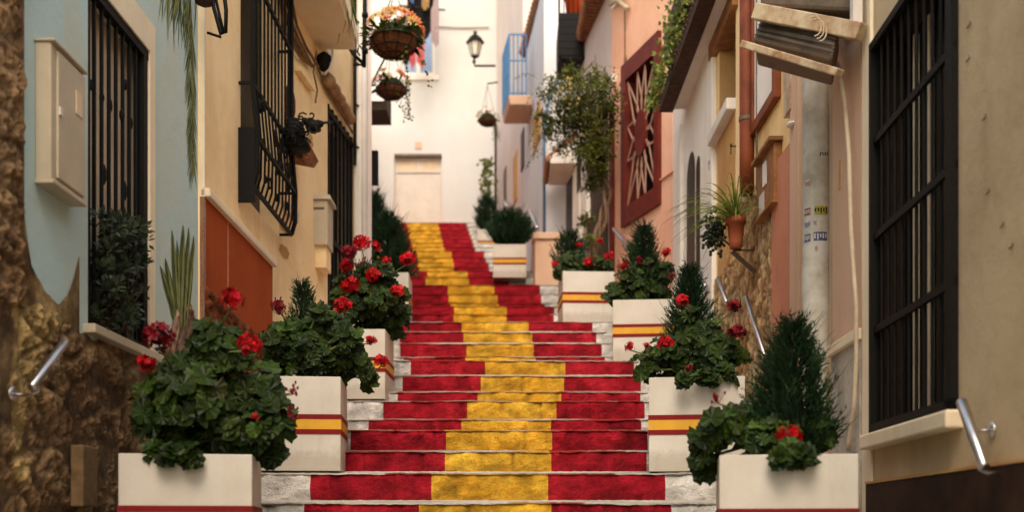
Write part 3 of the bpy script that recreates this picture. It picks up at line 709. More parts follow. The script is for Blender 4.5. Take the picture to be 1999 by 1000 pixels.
# tiled awning
zA=CZ+(HY-212)/F*12.0; Y0,Y1=9.3,12.05
mb=MB(); mb.hexa([(1.63,Y0,zA),(1.89,Y0,zA+.02),(1.89,Y1,zA+.02),(1.63,Y1,zA),(1.63,Y0,zA+.1),(1.89,Y0,zA+.2),(1.89,Y1,zA+.2),(1.63,Y1,zA+.1)])
awn=mb.build('awning',M['greywhite'],whitef)
mb=MB(); 
for k in range(26):
    y=lerp(Y0,Y1,(k+.5)/26); mb.tube([(1.585,y,zA+.05),(1.88,y,zA+.2)],[.045,.04],8)
mb.box(1.585,1.73,Y0,Y1,zA-.02,zA+.045)
mb.build('tiles',M['dtile'],awn,smooth=False)
mb=MB(); R2.block(mb,R2.px(1386,0)[0],R2.px(1352,0)[0],CZ+5.05,CZ+5.25,0,.3); mb.build('timber_bracket_beam',M['darkwood'],whitef,bevel=.01)
# copper pipe
mb=MB(); P=[Vector((1.835,8.75,CZ+2.62+.35*k)) for k in range(14)]; mb.tube(P,.056,18)
cp=mb.build('downpipe',M['copper'],yel,smooth=True)
mb=MB(); 
for z in (CZ+3.2,CZ+4.85): mb.tube([(1.835,8.75,z),(1.835,8.75,z+.03)],.062,18)
mb.build('pipe_clamp',M['grime'],cp)
mb=MB(); mb.tube([(1.87,8.55,CZ+2.6),(1.87,8.55,7.4)],.008,6); mb.build('thin_conduit',M['grime'],yel)
# stone base
def stoneR(u,v):
    n=noise.noise(Vector((u*2.5,v*2.5,11))); n2=noise.noise(Vector((u*8,v*8,15)))
    c=Vector((.72,.44,.19)).lerp(Vector((.80,.62,.38)),max(0,min(1,.5+n)))
    if n2>.15: c=c.lerp(Vector((.34,.17,.07)),.6)
    return c
pts=[(1522,288),(1500,300),(1478,372),(1462,368),(1450,400),(1436,470),(1420,520),(1385,560)]
tp=sorted([R2.px(a,b) for a,b in pts])
relief(R2,R2.px(1522,0)[0],R2.px(1385,0)[0],lambda u:CZ+.5,lambda u:interp(tp,u)+noise.noise(Vector((u*9,2,0)))*.04,.035,.10,stoneR,step=.014,seed=13,off=.0,asp=2.4).build('stone_base',M['stone'],yel,smooth=True)
mb=MB(); u0=R2.px(1556,0)[0]; u1=R2.px(1516,0)[0]; R2.block(mb,u0,u1,CZ+.4,R2.px(1545,288)[1],0,.035); mb.build('pink_render_patch',M['pinkpatch'],yel)
mb=MB(); u2=R2.px(1573,0)[0]; R2.block(mb,u2,u0-.005,CZ,7.6,0,.05); mb.build('white_edge_strip',M['pinktan'],yel,bevel=.008)
mb=MB(); R2.block(mb,R2.px(1560,0)[0],R2.px(1547,0)[0],R2.px(1553,222)[1],R2.px(1553,110)[1],0,.06); mb.build('rusty_strip',M['rust'],yel)
mb=MB(); c=R2.P(1545,243,.06); mb.ball(c,.03,.05,.02,10); mb.build('wall_lamp_cap',M['greywhite'],yel)
for (px,py) in ((1432,285),(1389,318)):
    mb=MB(); c=R2.P(px,py,.03); 
    mb.tube([c+Vector((.03,0,0)),c+Vector((-.02,0,0))],.005,6); mb.tube([c+Vector((-.02,.02*math.cos(t),.02*math.sin(t)+.0)) for t in [k*.7 for k in range(9)]],.004,6)
    mb.tube([c+Vector((-.02,0,-.01)),c+Vector((-.02,0,-.07))],.004,6)
    mb.build('iron_hook',M['black'],yel)
# ---- right 3: pink house
pink=root('house',(1.75,13.9,CZ+3),'salmon pink house with dark red star patterned window','house')
oG=openpx(R3,1292,1219,(1220,130),(1220,445))
b=.17; oGi=[oG[0]+b*.75,oG[1]-b*.75,oG[2]+b*1.35,oG[3]-b*1.35]
mb=MB(); R3.slab(mb,0,R3.L,1.5,8.4,[oGi],reveal=.25,rmi=1); mb.build('wall',[M['pink'],M['darkred']],pink)
mb=MB()
for h in ((oG[0],oGi[0],oG[2],oG[3]),(oGi[1],oG[1],oG[2],oG[3]),(oGi[0],oGi[1],oG[2],oGi[2]),(oGi[0],oGi[1],oGi[3],oG[3])): R3.block(mb,h[0],h[1],h[2],h[3],.0,.05)
w=pane(R3,oGi,.22,M['pane'],'window',pink)
mb.build('frame',M['darkred'],w)
mb=MB(); cu=(oGi[0]+oGi[1])/2; cv=(oGi[2]+oGi[3])/2; hu=(oGi[1]-oGi[0])/2; hv=(oGi[3]-oGi[2])/2
n=12; O=.01
for k in range(n):
    a=2*math.pi*(k+.5)/n; ca,sa=math.cos(a),math.sin(a); t=min(1/abs(ca) if abs(ca)>1e-3 else 9,1/abs(sa) if abs(sa)>1e-3 else 9)
    e=(cu+hu*ca*t,cv+hv*sa*t)
    for s in (-1,1):
        a2=2*math.pi*(k+.5+s*.62)/n; m_=(cu+hu*.55*math.cos(a2)*1.0,cv+hv*.5*math.sin(a2)) 
        mb.bar(R3.at(m_[0],m_[1],O),R3.at(e[0],e[1],O),.012,.02)
        a3=2*math.pi*(k+.5)/n
        mb.bar(R3.at(cu+hu*.22*math.cos(a3),cv+hv*.22*math.sin(a3),O),R3.at(m_[0],m_[1],O),.010,.02)
mb.build('star_grille',simple('rosy_grille_paint',(.46,.27,.20),.6,0,.3,8,.1),w)
mb=MB(); c=R3.at(cu,cv,.03); 
vs=[c+Vector(( *(R3.n*.02),0))]
mbv=[]
for k in range(20): 
    a=2*math.pi*k/20; mbv.append(R3.at(cu+.16*math.cos(a),cv+.29*math.sin(a),.035))
mb.add(mbv,[tuple(range(20))]); mbv2=[p-Vector((*(R3.n*.04),0)) for p in mbv]; mb.add(mbv+mbv2,[(k,(k+1)%20,20+(k+1)%20,20+k) for k in range(20)])
md=mb.build('medallion',M['darkred'],w)
mb=MB(); u,v=R3.px(1303,342,.0); R3.block(mb,.02,u+.24,R3.px(1303,345)[1],R3.px(1303,343)[1],0,.03); mb.build('meter_cover_ledge',M['pink'],pink)
mb=MB(); R3.block(mb,.03,.22,R3.px(1310,338)[1],R3.px(1310,228)[1],0,.025); mb.build('meter_cover',M['pink'],pink,bevel=.008)
mb=MB(); R3.block(mb,R3.L-.1,R3.L+.0,2.0,R3.px(1190,215)[1],-.1,.04); mb.build('dark_red_corner_post',M['darkred'],pink)
mb=MB(); u,v=R3.px(1202,155); R3.block(mb,u-.05,u+.05,v-.05,v+.05,0,.08); mb.build('sensor_box',M['greywhite'],pink,bevel=.008)
mb=MB(); mb.tube([R3.P(1220,20,.02),R3.P(1220,105,.02),R3.P(1221,128,.02)],.008,6); mb.ball(R3.P(1221,118,.03),.02,.02,.08,8); mb.build('hanging_cord',M['cable'],pink)
mb=MB(); P=[R3.P(1192+k*4.2,8-14*math.sin(k*.55)*.5,.06) for k in range(9)]; mb.tube(P,.03,8); mb.build('coiled_rope',M['hose'],pink,smooth=True)
# ---- right 4: house with vine, eave, dark door
r4=root('house',(1.1,16.5,CZ+4),'pale house with dark door and brown tiled eave behind the climbing vine','house')
mb=MB(); R4.slab(mb,0,R4.L,2.5,9.3,[],reveal=.1); mb.build('wall',M['lilac'],r4)
def flat(W,pl,pr,pt,pb,o0,o1,name,mat,parent,**k):
    u=sorted((W.px(pl,0,o1)[0],W.px(pr,0,o1)[0])); pm=(pl+pr)/2
    mb=MB(); W.block(mb,u[0],u[1],W.px(pm,pb,o1)[1],W.px(pm,pt,o1)[1],o0,o1); return mb.build(name,mat,parent,**k)
flat(R4,1106,1117,315,500,0,.03,'door',M['pane'],r4); flat(R4,1118,1131,250,560,0,.06,'door_jamb',M['white'],r4)
flat(R4,1126,1133,300,372,.06,.07,'narrow_window',M['pane'],r4)
flat(R4,1134,1145,372,432,0,.08,'white_meter_box',M['white'],r4)
flat(R4,1146,1185,230,560,0,.02,'painted_shade_panel',M['darkwood'],r4)  # last sheet: shade behind the vine trunk painted as dark colour
# eave
zE=CZ+7.24
mb=MB(); E=[(1.06,15.2),(1.40,14.95),(1.20,17.5),(1.0,17.5)]
mb.hexa([(E[0][0],E[0][1]-1.2,zE),(E[1][0]+.5,E[1][1]-1.2,zE),(1.2,17.5,zE),(1.0,17.5,zE),(E[0][0],E[0][1]-1.2,zE+.12),(E[1][0]+.5,E[1][1]-1.2,zE+.3),(1.2,17.5,zE+.3),(1.0,17.5,zE+.12)])
ev=mb.build('eave',M['darkred'],r4)
mb=MB()
for k in range(34):
    y=lerp(14.0,17.5,(k+.5)/34); mb.tube([(1.06-.06*(k/33)-.05,y,zE+.06),(1.3,y,zE+.2)],.05,7); mb.tube([(1.06-.06*(k/33)-.05,y,zE+.02),(1.45,y,zE-.03)],.028,6)
mb.build('tiles',M['tile'],ev)
# iron balcony with pots
mb=MB(); Yb=16.6; s=F/Yb
x0,x1=(1092-CX)/s,(1138-CX)/s; z0=CZ+(HY-108)/s; z1=CZ+(HY-38)/s
mb.box(x0,x1+.25,Yb,Yb+.8,z0-.04,z0)
for k in range(6):
    z=lerp(z0,z1,k/5); mb.box(x0,x1,Yb-.01,Yb+.03,z,z+.1)
for x in (x0,x1): mb.box(x-.015,x+.015,Yb-.015,Yb+.015,z0,z1+.9)
mb.box(x0-.01,x0+.01,Yb,Yb+.8,z0,z1)
for k in range(6): mb.tube([(lerp(x0,x1,k/5),Yb,z1),(lerp(x0,x1,k/5),Yb,z1+.9)],.008,5)
mb.bar((x0,Yb,z0),(x1+.2,Yb+.3,z0-.5),.03)
bb=mb.build('balcony',M['black'],r4)
pt=root('flower_pot',(0,0,0),'bright orange planter pot standing on the black slatted balcony at upper right','flower pot')
pt.location=((x0+x1)/2+.08,Yb+.25,z1)
mb=MB(); X,Yq,Z=pt.location; mb.lathe([(.0,0),(.12,0),(.16,.42),(.18,.42),(.18,.47),(.14,.47),(.12,.4),(0,.4)],(X,Yq,Z),16); mb.build('pot',M['orange'],pt,smooth=True)
# ---- right 5: white house, tile eave, blue pipe, cream block
r5=root('house',(.9,18.2,CZ+4),'white house with blue downpipe and tiled eave beyond the vine','house')
mb=MB(); mb.hexa([(.52,18.2,3),(1.9,18.2,3),(1.9,21.4,3),(.22,21.4,3),(.52,18.2,CZ+9.1),(1.9,18.2,CZ+9.1),(1.9,21.4,CZ+9.1),(.22,21.4,CZ+9.1)]); mb.build('wall',M['bluewhite'],r5)
mb=MB(); P=[(.52,18.15,CZ+4.7),(.52,18.15,CZ+6.6),(.60,18.12,CZ+7.0),(.78,18.1,CZ+7.35),(.8,18.1,CZ+8)]; mb.tube(P,.022,8); mb.build('downpipe',M['bluepaint'],r5,smooth=True)
mb=MB(); mb.hexa([(.28,21.2,CZ+9.05),(.6,21.2,CZ+9.05),(1.2,18.0,CZ+9.05),(.62,18.0,CZ+9.05),(.28,21.2,CZ+9.15),(.6,21.2,CZ+9.3),(1.2,18.0,CZ+9.3),(.62,18.0,CZ+9.15)])
e5=mb.build('eave',M['white'],r5)
mb=MB()
for k in range(20):
    t=(k+.5)/20; y=lerp(21.2,18.0,t); x=lerp(.28,.62,t); mb.tube([(x-.12,y,CZ+8.98),(x+.35,y,CZ+9.28)],.085,7)
mb.build('tiles',M['tile'],e5)
flat(R5,1040,1054,215,285,0,.02,'arched_window',M['ochre'],r5); 
# small tiled awning beneath the vine
mb=MB(); Yq=16.9; s=F/Yq; xa,xb=(1075-CX)/s,(1120-CX)/s; za=CZ+(HY-318)/s
mb.hexa([(xa,Yq,za),(xb+.3,Yq,za),(xb+.25,Yq+1.1,za),(xa,Yq+1.1,za),(xa,Yq,za+.1),(xb+.3,Yq,za+.55),(xb+.25,Yq+1.1,za+.55),(xa,Yq+1.1,za+.1)])
aw=mb.build('door_canopy',M['greywhite'],r4)
mb=MB()
for k in range(8):
    y=Yq+.07+k*.145; mb.tube([(xa-.06,y,za+.05),(xb+.2,y,za+.55)],.06,7)
mb.build('tiles',M['tile'],aw)
# cream stair block
blk=root('parapet',(.6,17.4,CZ+3.5),'cream rendered parapet block with projecting cap beside the upper steps','parapet')
mb=MB(); mb.hexa([(.36,17.4,CZ+2.9),(.80,17.4,CZ+2.9),(.80,19.2,CZ+2.9),(.36,19.2,CZ+2.9),(.36,17.4,CZ+4.52),(.80,17.4,CZ+4.52),(.80,19.2,CZ+4.9),(.36,19.2,CZ+4.9)]); mb.build('body',M['pinktan'],blk)
mb=MB(); mb.hexa([(.33,17.36,CZ+4.52),(.83,17.36,CZ+4.52),(.83,19.2,CZ+4.9),(.33,19.2,CZ+4.9),(.33,17.36,CZ+4.62),(.83,17.36,CZ+4.62),(.83,19.2,CZ+5.0),(.33,19.2,CZ+5.0)]); mb.build('cap',M['pinktan'],blk,bevel=.01)
# ---- right 6: far right with blue balcony
r6=root('house',(.2,23.5,CZ+5),'pale peach house with blue iron balcony at the top right of the stairs','house')
mb=MB(); mb.hexa([(.21,21.42,4),(2.4,21.42,4),(2.4,26,4),(-.36,26,4),(.21,21.42,14.5),(2.4,21.42,14.5),(2.4,26,14.5),(-.36,26,14.5)]); mb.build('wall',M['lilac'],r6)
mb=MB(); Yq=19.6; s=F/Yq; z=CZ+(HY-186)/s
fl=(-.06,Yq-.02); fr=(.34,Yq-.02); bl_=(-.18,Yq+.95); br=(.34,Yq+.95); e=.03
mb.hexa([(fl[0]+e,fl[1]+e,z-.16),(fr[0],fr[1]+e,z-.16),(br[0],br[1],z-.16),(bl_[0]+e,bl_[1],z-.16),(*fl,z),(*fr,z),(*br,z),(*bl_,z)])
bl=mb.build('balcony',M['pinktan'],r6,bevel=.02)
mb=MB(); zt_=z+1.08; A_=Vector((-.045,Yq+.02,0)); B_=Vector((.25,Yq+.02,0)); D_=Vector((-.165,Yq+.92,0)); up=Vector((0,0,1))
for k in range(5): p=A_.lerp(B_,k/4); mb.tube([p+up*z,p+up*zt_],.012,5)
for zq in (zt_,z+.62,z+.05): mb.bar(A_+up*zq,B_+up*zq,.024)
for k in range(16): p=A_.lerp(D_,k/15); mb.tube([p+up*z,p+up*zt_],.017,5)
for zq in (zt_,z+.05): mb.bar(A_+up*zq,D_+up*zq,.03)
mb.build('railing',M['bluepaint'],bl)
for (a,b,c,dd,nm,mt) in [(1002,1010,300,395,'doorway','ochre'),(1017,1023,255,330,'narrow_window','darkwood'),(983,988,330,420,'narrow_window','grime')]:
    flat(R6,a,b,c,dd,0,.02,nm,M[mt],r6)
mb=MB(); mb.tube([(-.37,25.3,CZ+6.5),(-.37,25.3,CZ+9.2)],.03,8); mb.build('downpipe',M['darkwood'],r6)
# ---- far house
far=root('house',(-3,26,CZ+7),'tall white house closing the top of the street with cream door','house')
def fw(px,py): return FW.px(px,py)
oH=openpx(FW,770,863,(816,300),(816,440)); oH[2]=CZ+6.9
oI=openpx(FW,783,850,(816,10),(816,148))
mb=MB(); FW.slab(mb,0,13,3,15.5,[oH,oI],reveal=.2,rmi=0); mb.build('wall',[M['whitefar']],far)
dr=pane(FW,oH,.15,M['door'],'door',far)
mb=MB(); FW.block(mb,oH[0],oH[1],oH[3]-.06,oH[3],-.2,-.0); 
mb.build('door_head_painted_shadow',M['grime'],dr)  # solid dark bar, the shadow under the door head put into colour
mb=MB()
w_=oH[1]-oH[0]
for a,b in ((0,.05),(.47,.53),(.95,1)): FW.block(mb,oH[0]+w_*a,oH[0]+w_*b,oH[3]-.36,oH[3]-.07,-.15,-.125)
FW.block(mb,oH[0],oH[1],oH[3]-.40,oH[3]-.35,-.15,-.122); FW.block(mb,oH[0],oH[1],oH[3]-.11,oH[3]-.06,-.15,-.12)
for a,b in ((0,.04),(.96,1.0)): FW.block(mb,oH[0]+w_*a,oH[0]+w_*b,oH[2],oH[3]-.4,-.15,-.122)
mb.build('door_frame',M['door'],dr)
mb=MB(); 
for a,b in ((.06,.46),(.54,.94)): FW.block(mb,oH[0]+w_*a,oH[0]+w_*b,oH[3]-.34,oH[3]-.12,-.149,-.14)
mb.build('fanlight',M['shutter'],dr)
fwin=pane(FW,oI,.15,M['bluepane'],'window',far)
mb=MB(); W_=oI[1]-oI[0]
for a,b in ((0,.09),(.44,.56),(.91,1)): FW.block(mb,oI[0]+W_*a,oI[0]+W_*b,oI[2],oI[3],-.15,-.10)
FW.block(mb,oI[0],oI[1],oI[2],oI[2]+.12,-.15,-.098); FW.block(mb,oI[0]-.08,oI[1]+.08,oI[2]-.1,oI[2],-.05,.05)
mb.build('frame',M['white'],fwin)
flat(FW,811,824,277,290,0,.02,'house_number_tile',M['pinktan'],far)
cable('cable',FW,[(855,52),(900,54),(955,53)],.012,M['cable'],far)
# tall blocks behind the photographer's street so the near part is shaded
for (x0,x1,y0,y1,z1,lab,mt) in ((-9,-6.2,-5,12,11,'tall tan building block set back behind the left hand houses','tanwall'),(6.0,9,-5,12,11,'tall tan building block set back behind the right hand houses','pinktan')):
    pass
# ================================================================= things on the walls
def boxthing(name,W,pl,pr,pt,pb,depth,mat,label,cat,body='body',extra=None,group=None,off=0):
    pm=(pl+pr)/2; u=sorted((W.px(pl,0,off+depth)[0],W.px(pr,0,off+depth)[0])); v0=W.px(pm,pb,off+depth)[1]; v1=W.px(pm,pt,off+depth)[1]
    r=root(name,W.at((u[0]+u[1])/2,v0,off),label,cat,group)
    mb=MB(); W.block(mb,u[0],u[1],v0,v1,off,off+depth); mb.build(body,mat,r,bevel=.006)
    return r,u,v0,v1
r,u,v0,v1=boxthing('meter_box',L1,100,163,112,372,.07,M['boxcream'],'cream metal meter cabinet with small window on the pale blue wall','meter box','cabinet')
mb=MB(); du=(u[1]-u[0]); L1.block(mb,u[0]+du*.14,u[1]-.005,v0+.02,v1-.02,.07,.082); dr=mb.build('door',M['boxcream'],r,bevel=.004)
mb=MB(); L1.block(mb,u[0]+du*.66,u[0]+du*.86,lerp(v0,v1,.62),lerp(v0,v1,.80),.082,.087); mb.build('inspection_window',M['shutter'],dr,bevel=.004)
mb=MB(); L1.block(mb,u[0]+du*.15,u[0]+du*.22,lerp(v0,v1,.50),lerp(v0,v1,.56),.082,.09); mb.build('lock',M['greywhite'],dr)
mb=MB(); L1.block(mb,u[0]-.01,u[1]+.01,v0-.02,v0,.0,.085); mb.build('bottom_rim',M['boxcream'],r,bevel=.004)
mb=MB(); L1.block(mb,u[0]-.01,u[1]+.01,v1,v1+.012,.0,.09); mb.build('hood',M['boxcream'],r,bevel=.004)
r,u,v0,v1=boxthing('meter_box',R2,1478,1511,300,412,.06,M['wood'],'brown wooden meter cupboard on the stone wall right of the rust red pipe','meter box','cabinet')
mb=MB(); R2.block(mb,u[0]-.03,u[1]+.03,v1,v1+.03,0,.1); mb.build('hood',M['wood'],r,bevel=.004)
mb=MB(); R2.block(mb,u[0]-.02,u[1]+.02,v0-.02,v0,0,.08); mb.build('ledge',M['wood'],r,bevel=.004)
mb=MB(); R2.block(mb,lerp(u[0],u[1],.4),lerp(u[0],u[1],.6),lerp(v0,v1,.45),lerp(v0,v1,.85),.06,.068); mb.build('handle_plate',M['greywhite'],r)
mb=MB(); R2.block(mb,lerp(u[0],u[1],.55),lerp(u[0],u[1],.85),lerp(v0,v1,.05),lerp(v0,v1,.38),.06,.063); mb.build('paper_sticker',M['sticker'],r)
# framed tile picture
r,u,v0,v1=boxthing('framed_panel',R2,1473,1512,118,208,.03,M['white'],'white panel in a terracotta frame on the yellow wall beside the rust red pipe','framed panel','panel')
mb=MB(); q=.08
for h in ((u[0]-q,u[0],v0-q,v1+1.0),(u[1],u[1]+q,v0-q,v1+1.0),(u[0],u[1],v0-q,v0)): R2.block(mb,h[0],h[1],h[2],h[3],0,.05)
mb.build('frame',M['copper'],r,bevel=.006)
mb=MB(); R2.block(mb,u[0],u[1],v1,v1+1.0,0,.028); mb.build('upper_panel',M['white'],r)
# mailbox
r=root('mailbox',PT(625,480,10.45),'cream wall mailbox with pitched hood on the cream wall left of the black door','mailbox')
Yq=10.5; s=F/Yq; x0,x1=(605-CX)/s,(640-CX)/s; z0=CZ+(HY-478)/s; z1=CZ+(HY-390)/s
mb=MB(); mb.box(x0,x1,Yq,Yq+.32,z0,z1); mb.build('body',M['boxcream'],r,bevel=.008)
mb=MB(); mb.hexa([(x0-.02,Yq-.03,z1),(x1+.035,Yq-.03,z1),(x1+.035,Yq+.33,z1),(x0-.02,Yq+.33,z1),(x0+.0,Yq+.0,z1+.05),(x1+.02,Yq+.0,z1+.05),(x1+.02,Yq+.33,z1+.05),(x0,Yq+.33,z1+.05)]); mb.build('hood',M['boxcream'],r,bevel=.004)
mb=MB(); mb.box(x0+.03,x1-.03,Yq-.004,Yq,z1-.09,z1-.07); mb.build('slot',M['grime'],r)
mb=MB(); mb.box(x0+.02,x1-.02,Yq+.05,Yq+.32,z0-.2,z0); mb.build('post',M['cream'],r)
# light switch
r,u,v0,v1=boxthing('light_switch',L3,560,584,403,425,.03,M['boxcream'],'square cream light switch on the cream wall left of the mailbox','switch','plate')
mb=MB(); L3.block(mb,lerp(u[0],u[1],.25),lerp(u[0],u[1],.75),lerp(v0,v1,.2),lerp(v0,v1,.8),.03,.036); mb.build('button',M['cream'],r,bevel=.003)
# tiny tiled awning with wicker, below the window cage, and bell lantern
r=root('tiled_shelf',PT(585,280,9.6),'small tiled canopy with wicker side on the wall behind the black bell lantern','canopy')
mb=MB(); c=PT(585,250,9.6)
for k in range(6): mb.tube([c+Vector((-.24+.03*k,.25-.02*k,.30-.09*k)),c+Vector((-.02+.02*k,-.05,-.0-.06*k))],.03,7)
mb.build('tiles',M['tile'],r)
mb=MB(); c=PT(562,205,9.7); mb.ball(c,.07,.1,.17,12); mb.build('wicker_back',M['wicker'],r,smooth=True)
mb=MB(); c=PT(588,292,9.6); mb.hexa([c+Vector((-.16,-.05,-.02)),c+Vector((.06,-.05,-.06)),c+Vector((.06,.3,-.06)),c+Vector((-.16,.3,-.02)),c+Vector((-.16,-.05,.03)),c+Vector((.1,-.05,.0)),c+Vector((.1,.3,.0)),c+Vector((-.16,.3,.03))]); mb.build('shelf',M['tile'],r)
r=root('bell_lantern',PT(575,255,9.3),'black bell shaped iron lantern on a bracket at the end of the left window cage','lantern')
mb=MB(); c=PT(575,290,9.3); mb.lathe([(.0,.26),(.03,.25),(.07,.21),(.09,.16),(.085,.12),(.12,.06),(.14,.0),(.11,-.02),(0,-.01)],c,20); mb.build('hood',M['black'],r,smooth=True)
mb=MB(); 
for k in range(7): mb.ball(PT(596+k*5,236+3*math.sin(k*2)+k*1.2,9.25),.03,.03,.03,8)
mb.ball(PT(612,246,9.25),.07,.05,.05,10)
rq=random.Random(5)
for k in range(30):
    c_=PT(rq.gauss(580,17),rq.gauss(255,14),9.12+rq.uniform(-.05,.05)); q_=rq.uniform(.02,.045); a_=rq.uniform(0,6)
    mb.tube([c_+Vector((q_*math.cos(a_+t)*(1-t/7),0,q_*math.sin(a_+t)*(1-t/7))) for t in [j*.8 for j in range(7)]],.007,5)
mb.build('scrollwork',M['black'],r,smooth=True)
mb=MB(); mb.bar(PT(600,242,9.3),PT(648,238,10.3),.02); mb.tube([PT(575,232,9.3),PT(560,245,9.35),PT(548,300,9.35),PT(540,340,9.3)],.018,6); mb.build('bracket',M['black'],r)
mb=MB(); c=PT(566,340,9.7)
for k in range(4): mb.tube([c+Vector((-.04+.05*math.cos(t+k)+.03*(k%2),-.02*k,.04*math.sin(t+k)+.01*k)) for t in [j*.63 for j in range(11)]],.012,6)
mb.tube([c+Vector((-.05,0,0)),c+Vector((-.06,0,-.09))],.008,5)
tag(mb.build('rope_coil',M['cable'],smooth=True),'small brown coil of rope hanging on the cream wall under the bell lantern','rope')
# black pulley lantern under the balcony
r=root('wall_lantern',PT(634,125,10.6),'round black lantern with white cord under the left balcony corner','lantern')
mb=MB(); mb.ball(PT(633,122,10.6),.065,.065,.085,14); mb.lathe([(.02,.1),(.07,.06),(.075,.0)],PT(633,122,10.6),14); mb.build('lamp_body',M['black'],r,smooth=True)
mb=MB(); mb.tube([PT(650,95,10.6),PT(649,115,10.6),PT(643,133,10.6),PT(634,145,10.6)],.012,6); mb.build('cord',M['greywhite'],r,smooth=True)
# rolled cloth awning over the door
mb=MB(); P=[]; rs=[]
for k in range(14):
    t=k/13; p=PT(lerp(640,684,t),lerp(152,232,t),lerp(10.7,11.75,t)); P.append(p); rs.append(.055+.012*math.sin(k*2.1))
mb.tube(P,rs,14)
tag(mb.build('rolled_awning',simple('brown_canvas',(.38,.22,.12),.8,0,.5,9,.5),smooth=True),'rolled brown canvas awning above the black barred door on the left','awning')
# iron lamp bracket at top left
mb=MB(); c=[(405,64),(425,71),(440,66)]
Yq=6.9
mb.tube([PT(405,63,Yq),PT(432,72,Yq)],.008,6); mb.tube([PT(412,-30,Yq),PT(418,15,Yq),PT(432,66,Yq),PT(441,62,Yq),PT(442,20,Yq),PT(436,-30,Yq)],.013,6); mb.tube([PT(418,-20,Yq+.1),PT(436,60,Yq+.02)],.01,6)
tag(mb.build('iron_bracket',M['black'],smooth=True),'twisted black iron bracket at the top of the cream corner on the left','bracket')
mb=MB(); c=PT(400,5,Yq); mb.lathe([(.0,-.03),(.06,0),(.075,.12),(.05,.2)],c,10); tag(mb.build('hanging_pot',M['dtile'],smooth=True),'dark pot at the very top edge beside the twisted iron bracket','pot')
# black sign on left 4
mb=MB(); mb.box(-1.66,-1.545,12.9,12.96,CZ+(HY-360)/F*12.9,CZ+(HY-293)/F*12.9); tag(mb.build('sign',M['black'],bevel=.006),'small black board projecting from the white corner on the left','sign')
# AC bracket shelf top right
r=root('air_conditioner',PT(1570,100,6.0),'grimy air conditioner on rusty cream brackets projecting from the top of the right wall','air conditioner')
mb=MB(); 
def q3(px,py,Y): return PT(px,py,Y)
mb.bar(PT(1452,86,6.3),PT(1640,142,5.75),.055,.04); r1=mb.build('bracket_rail',M['rust'],r,bevel=.006)
mb=MB(); mb.bar(PT(1477,22,6.2),PT(1682,62,5.7),.06,.085); mb.build('bracket_rail',M['rust'],r,bevel=.006)
mb=MB(); a=PT(1470,78,6.25); b=PT(1625,118,5.8); c=PT(1640,40,5.8); dd=PT(1490,22,6.25); mb.hexa([a,b,b+Vector((.1,.35,0)),a+Vector((.1,.35,0)),dd,c,c+Vector((.1,.35,0)),dd+Vector((.1,.35,0))]); mb.build('casing',M['grime'],r,bevel=.02)
mb=MB(); 
for k in range(5): 
    o=Vector((0,-.015,0)); mb.bar(a.lerp(dd,(k+1)/6)+o,b.lerp(c,(k+1)/6)+o,.006)
mb.build('vent_slats',M['darkwood'],r)
mb=MB(); a=PT(1485,12,6.2); b=PT(1668,22,5.8); c=PT(1668,-60,5.8); dd=PT(1485,-60,6.2); mb.hexa([a,b,b+Vector((.1,.35,0)),a+Vector((.1,.35,0)),dd,c,c+Vector((.1,.35,0)),dd+Vector((.1,.35,0))]); mb.build('upper_casing',M['grime'],r,bevel=.02)
mb=MB(); mb.bar(PT(1672,-40,5.75),PT(1672,66,5.75),.05,.06); mb.build('upright',M['greywhite'],r,bevel=.005)
for k in range(3):
    mb=MB(); mb.tube([PT(1590+k*5+14*math.sin(t),48+22*math.cos(t*.9)+k*5,5.7) for t in [j*.45 for j in range(10)]],.004,5); mb.build('loose_wire',M['hose'],r,smooth=True)
P=[(1600,78),(1622,95),(1640,140),(1650,200),(1658,300),(1662,450),(1672,600),(1672,700),(1668,790),(1655,880)]
cable('hose_run',R1,P,.013,M['hose'],r,off=.05)
# handrails
def handrail(W,a,b,off,r_,label,brk=True,ext=0,grp='steel handrails along the stair walls'):
    A=W.P(*a,off); B=W.P(*b,off)
    rt=root('handrail',A,label,'handrail',grp)
    mb=MB(); d=(B-A).normalized(); mb.tube([A,A+d*.006,B-d*.006,B],[r_*.7,r_,r_,r_*.7],16); mb.build('tube',M['steel'],rt,smooth=True)
    if brk:
        for t in (.18,.8):
            p=A.lerp(B,t); n=Vector((*W.n,0)); q=p-n*(off-.0)+Vector((0,0,-.06))
            mb=MB(); mb.tube([p+Vector((0,0,-r_)),p+Vector((0,0,-.05)),p-n*.03+Vector((0,0,-.065)),q],.007,8); mb.tube([q,q+n*.01],.032,16); mb.build('wall_bracket',M['steel'],rt,smooth=True)
    return rt
handrail(L1,(62,758),(127,668),.11,.019,'steel handrail end on the left rubble stone wall',)
handrail(R1,(1922,915),(1877,783),.10,.021,'steel handrail end beneath the tall barred window on the right')
handrail(R2,(1493,696),(1457,580),.10,.019,'steel handrail behind the tallest right hand conifer, on the stone wall')
handrail(R2,(1419,592),(1403,546),.09,.022,'short steel handrail on the stone wall left of the longer one',brk=False)
handrail(R2,(1378,560),(1362,532),.09,.022,'steel handrail tip showing behind the conifer by the arched doorway',brk=False)
handrail(R3,(1231,490),(1199,447),.09,.024,'steel handrail on the pink wall under the star window')
handrail(Wall((.36,17.3),(.20,19.5),-1),(1049,446),(1036,412),.05,.03,'distant steel handrail above the cream parapet block',brk=False)
handrail(R6,(1000,412),(992,396),.09,.03,'farthest steel handrail near the top of the stairs',brk=False)
handrail(R6,(990,404),(983,390),.09,.03,'second farthest steel handrail near the top of the stairs',brk=False)
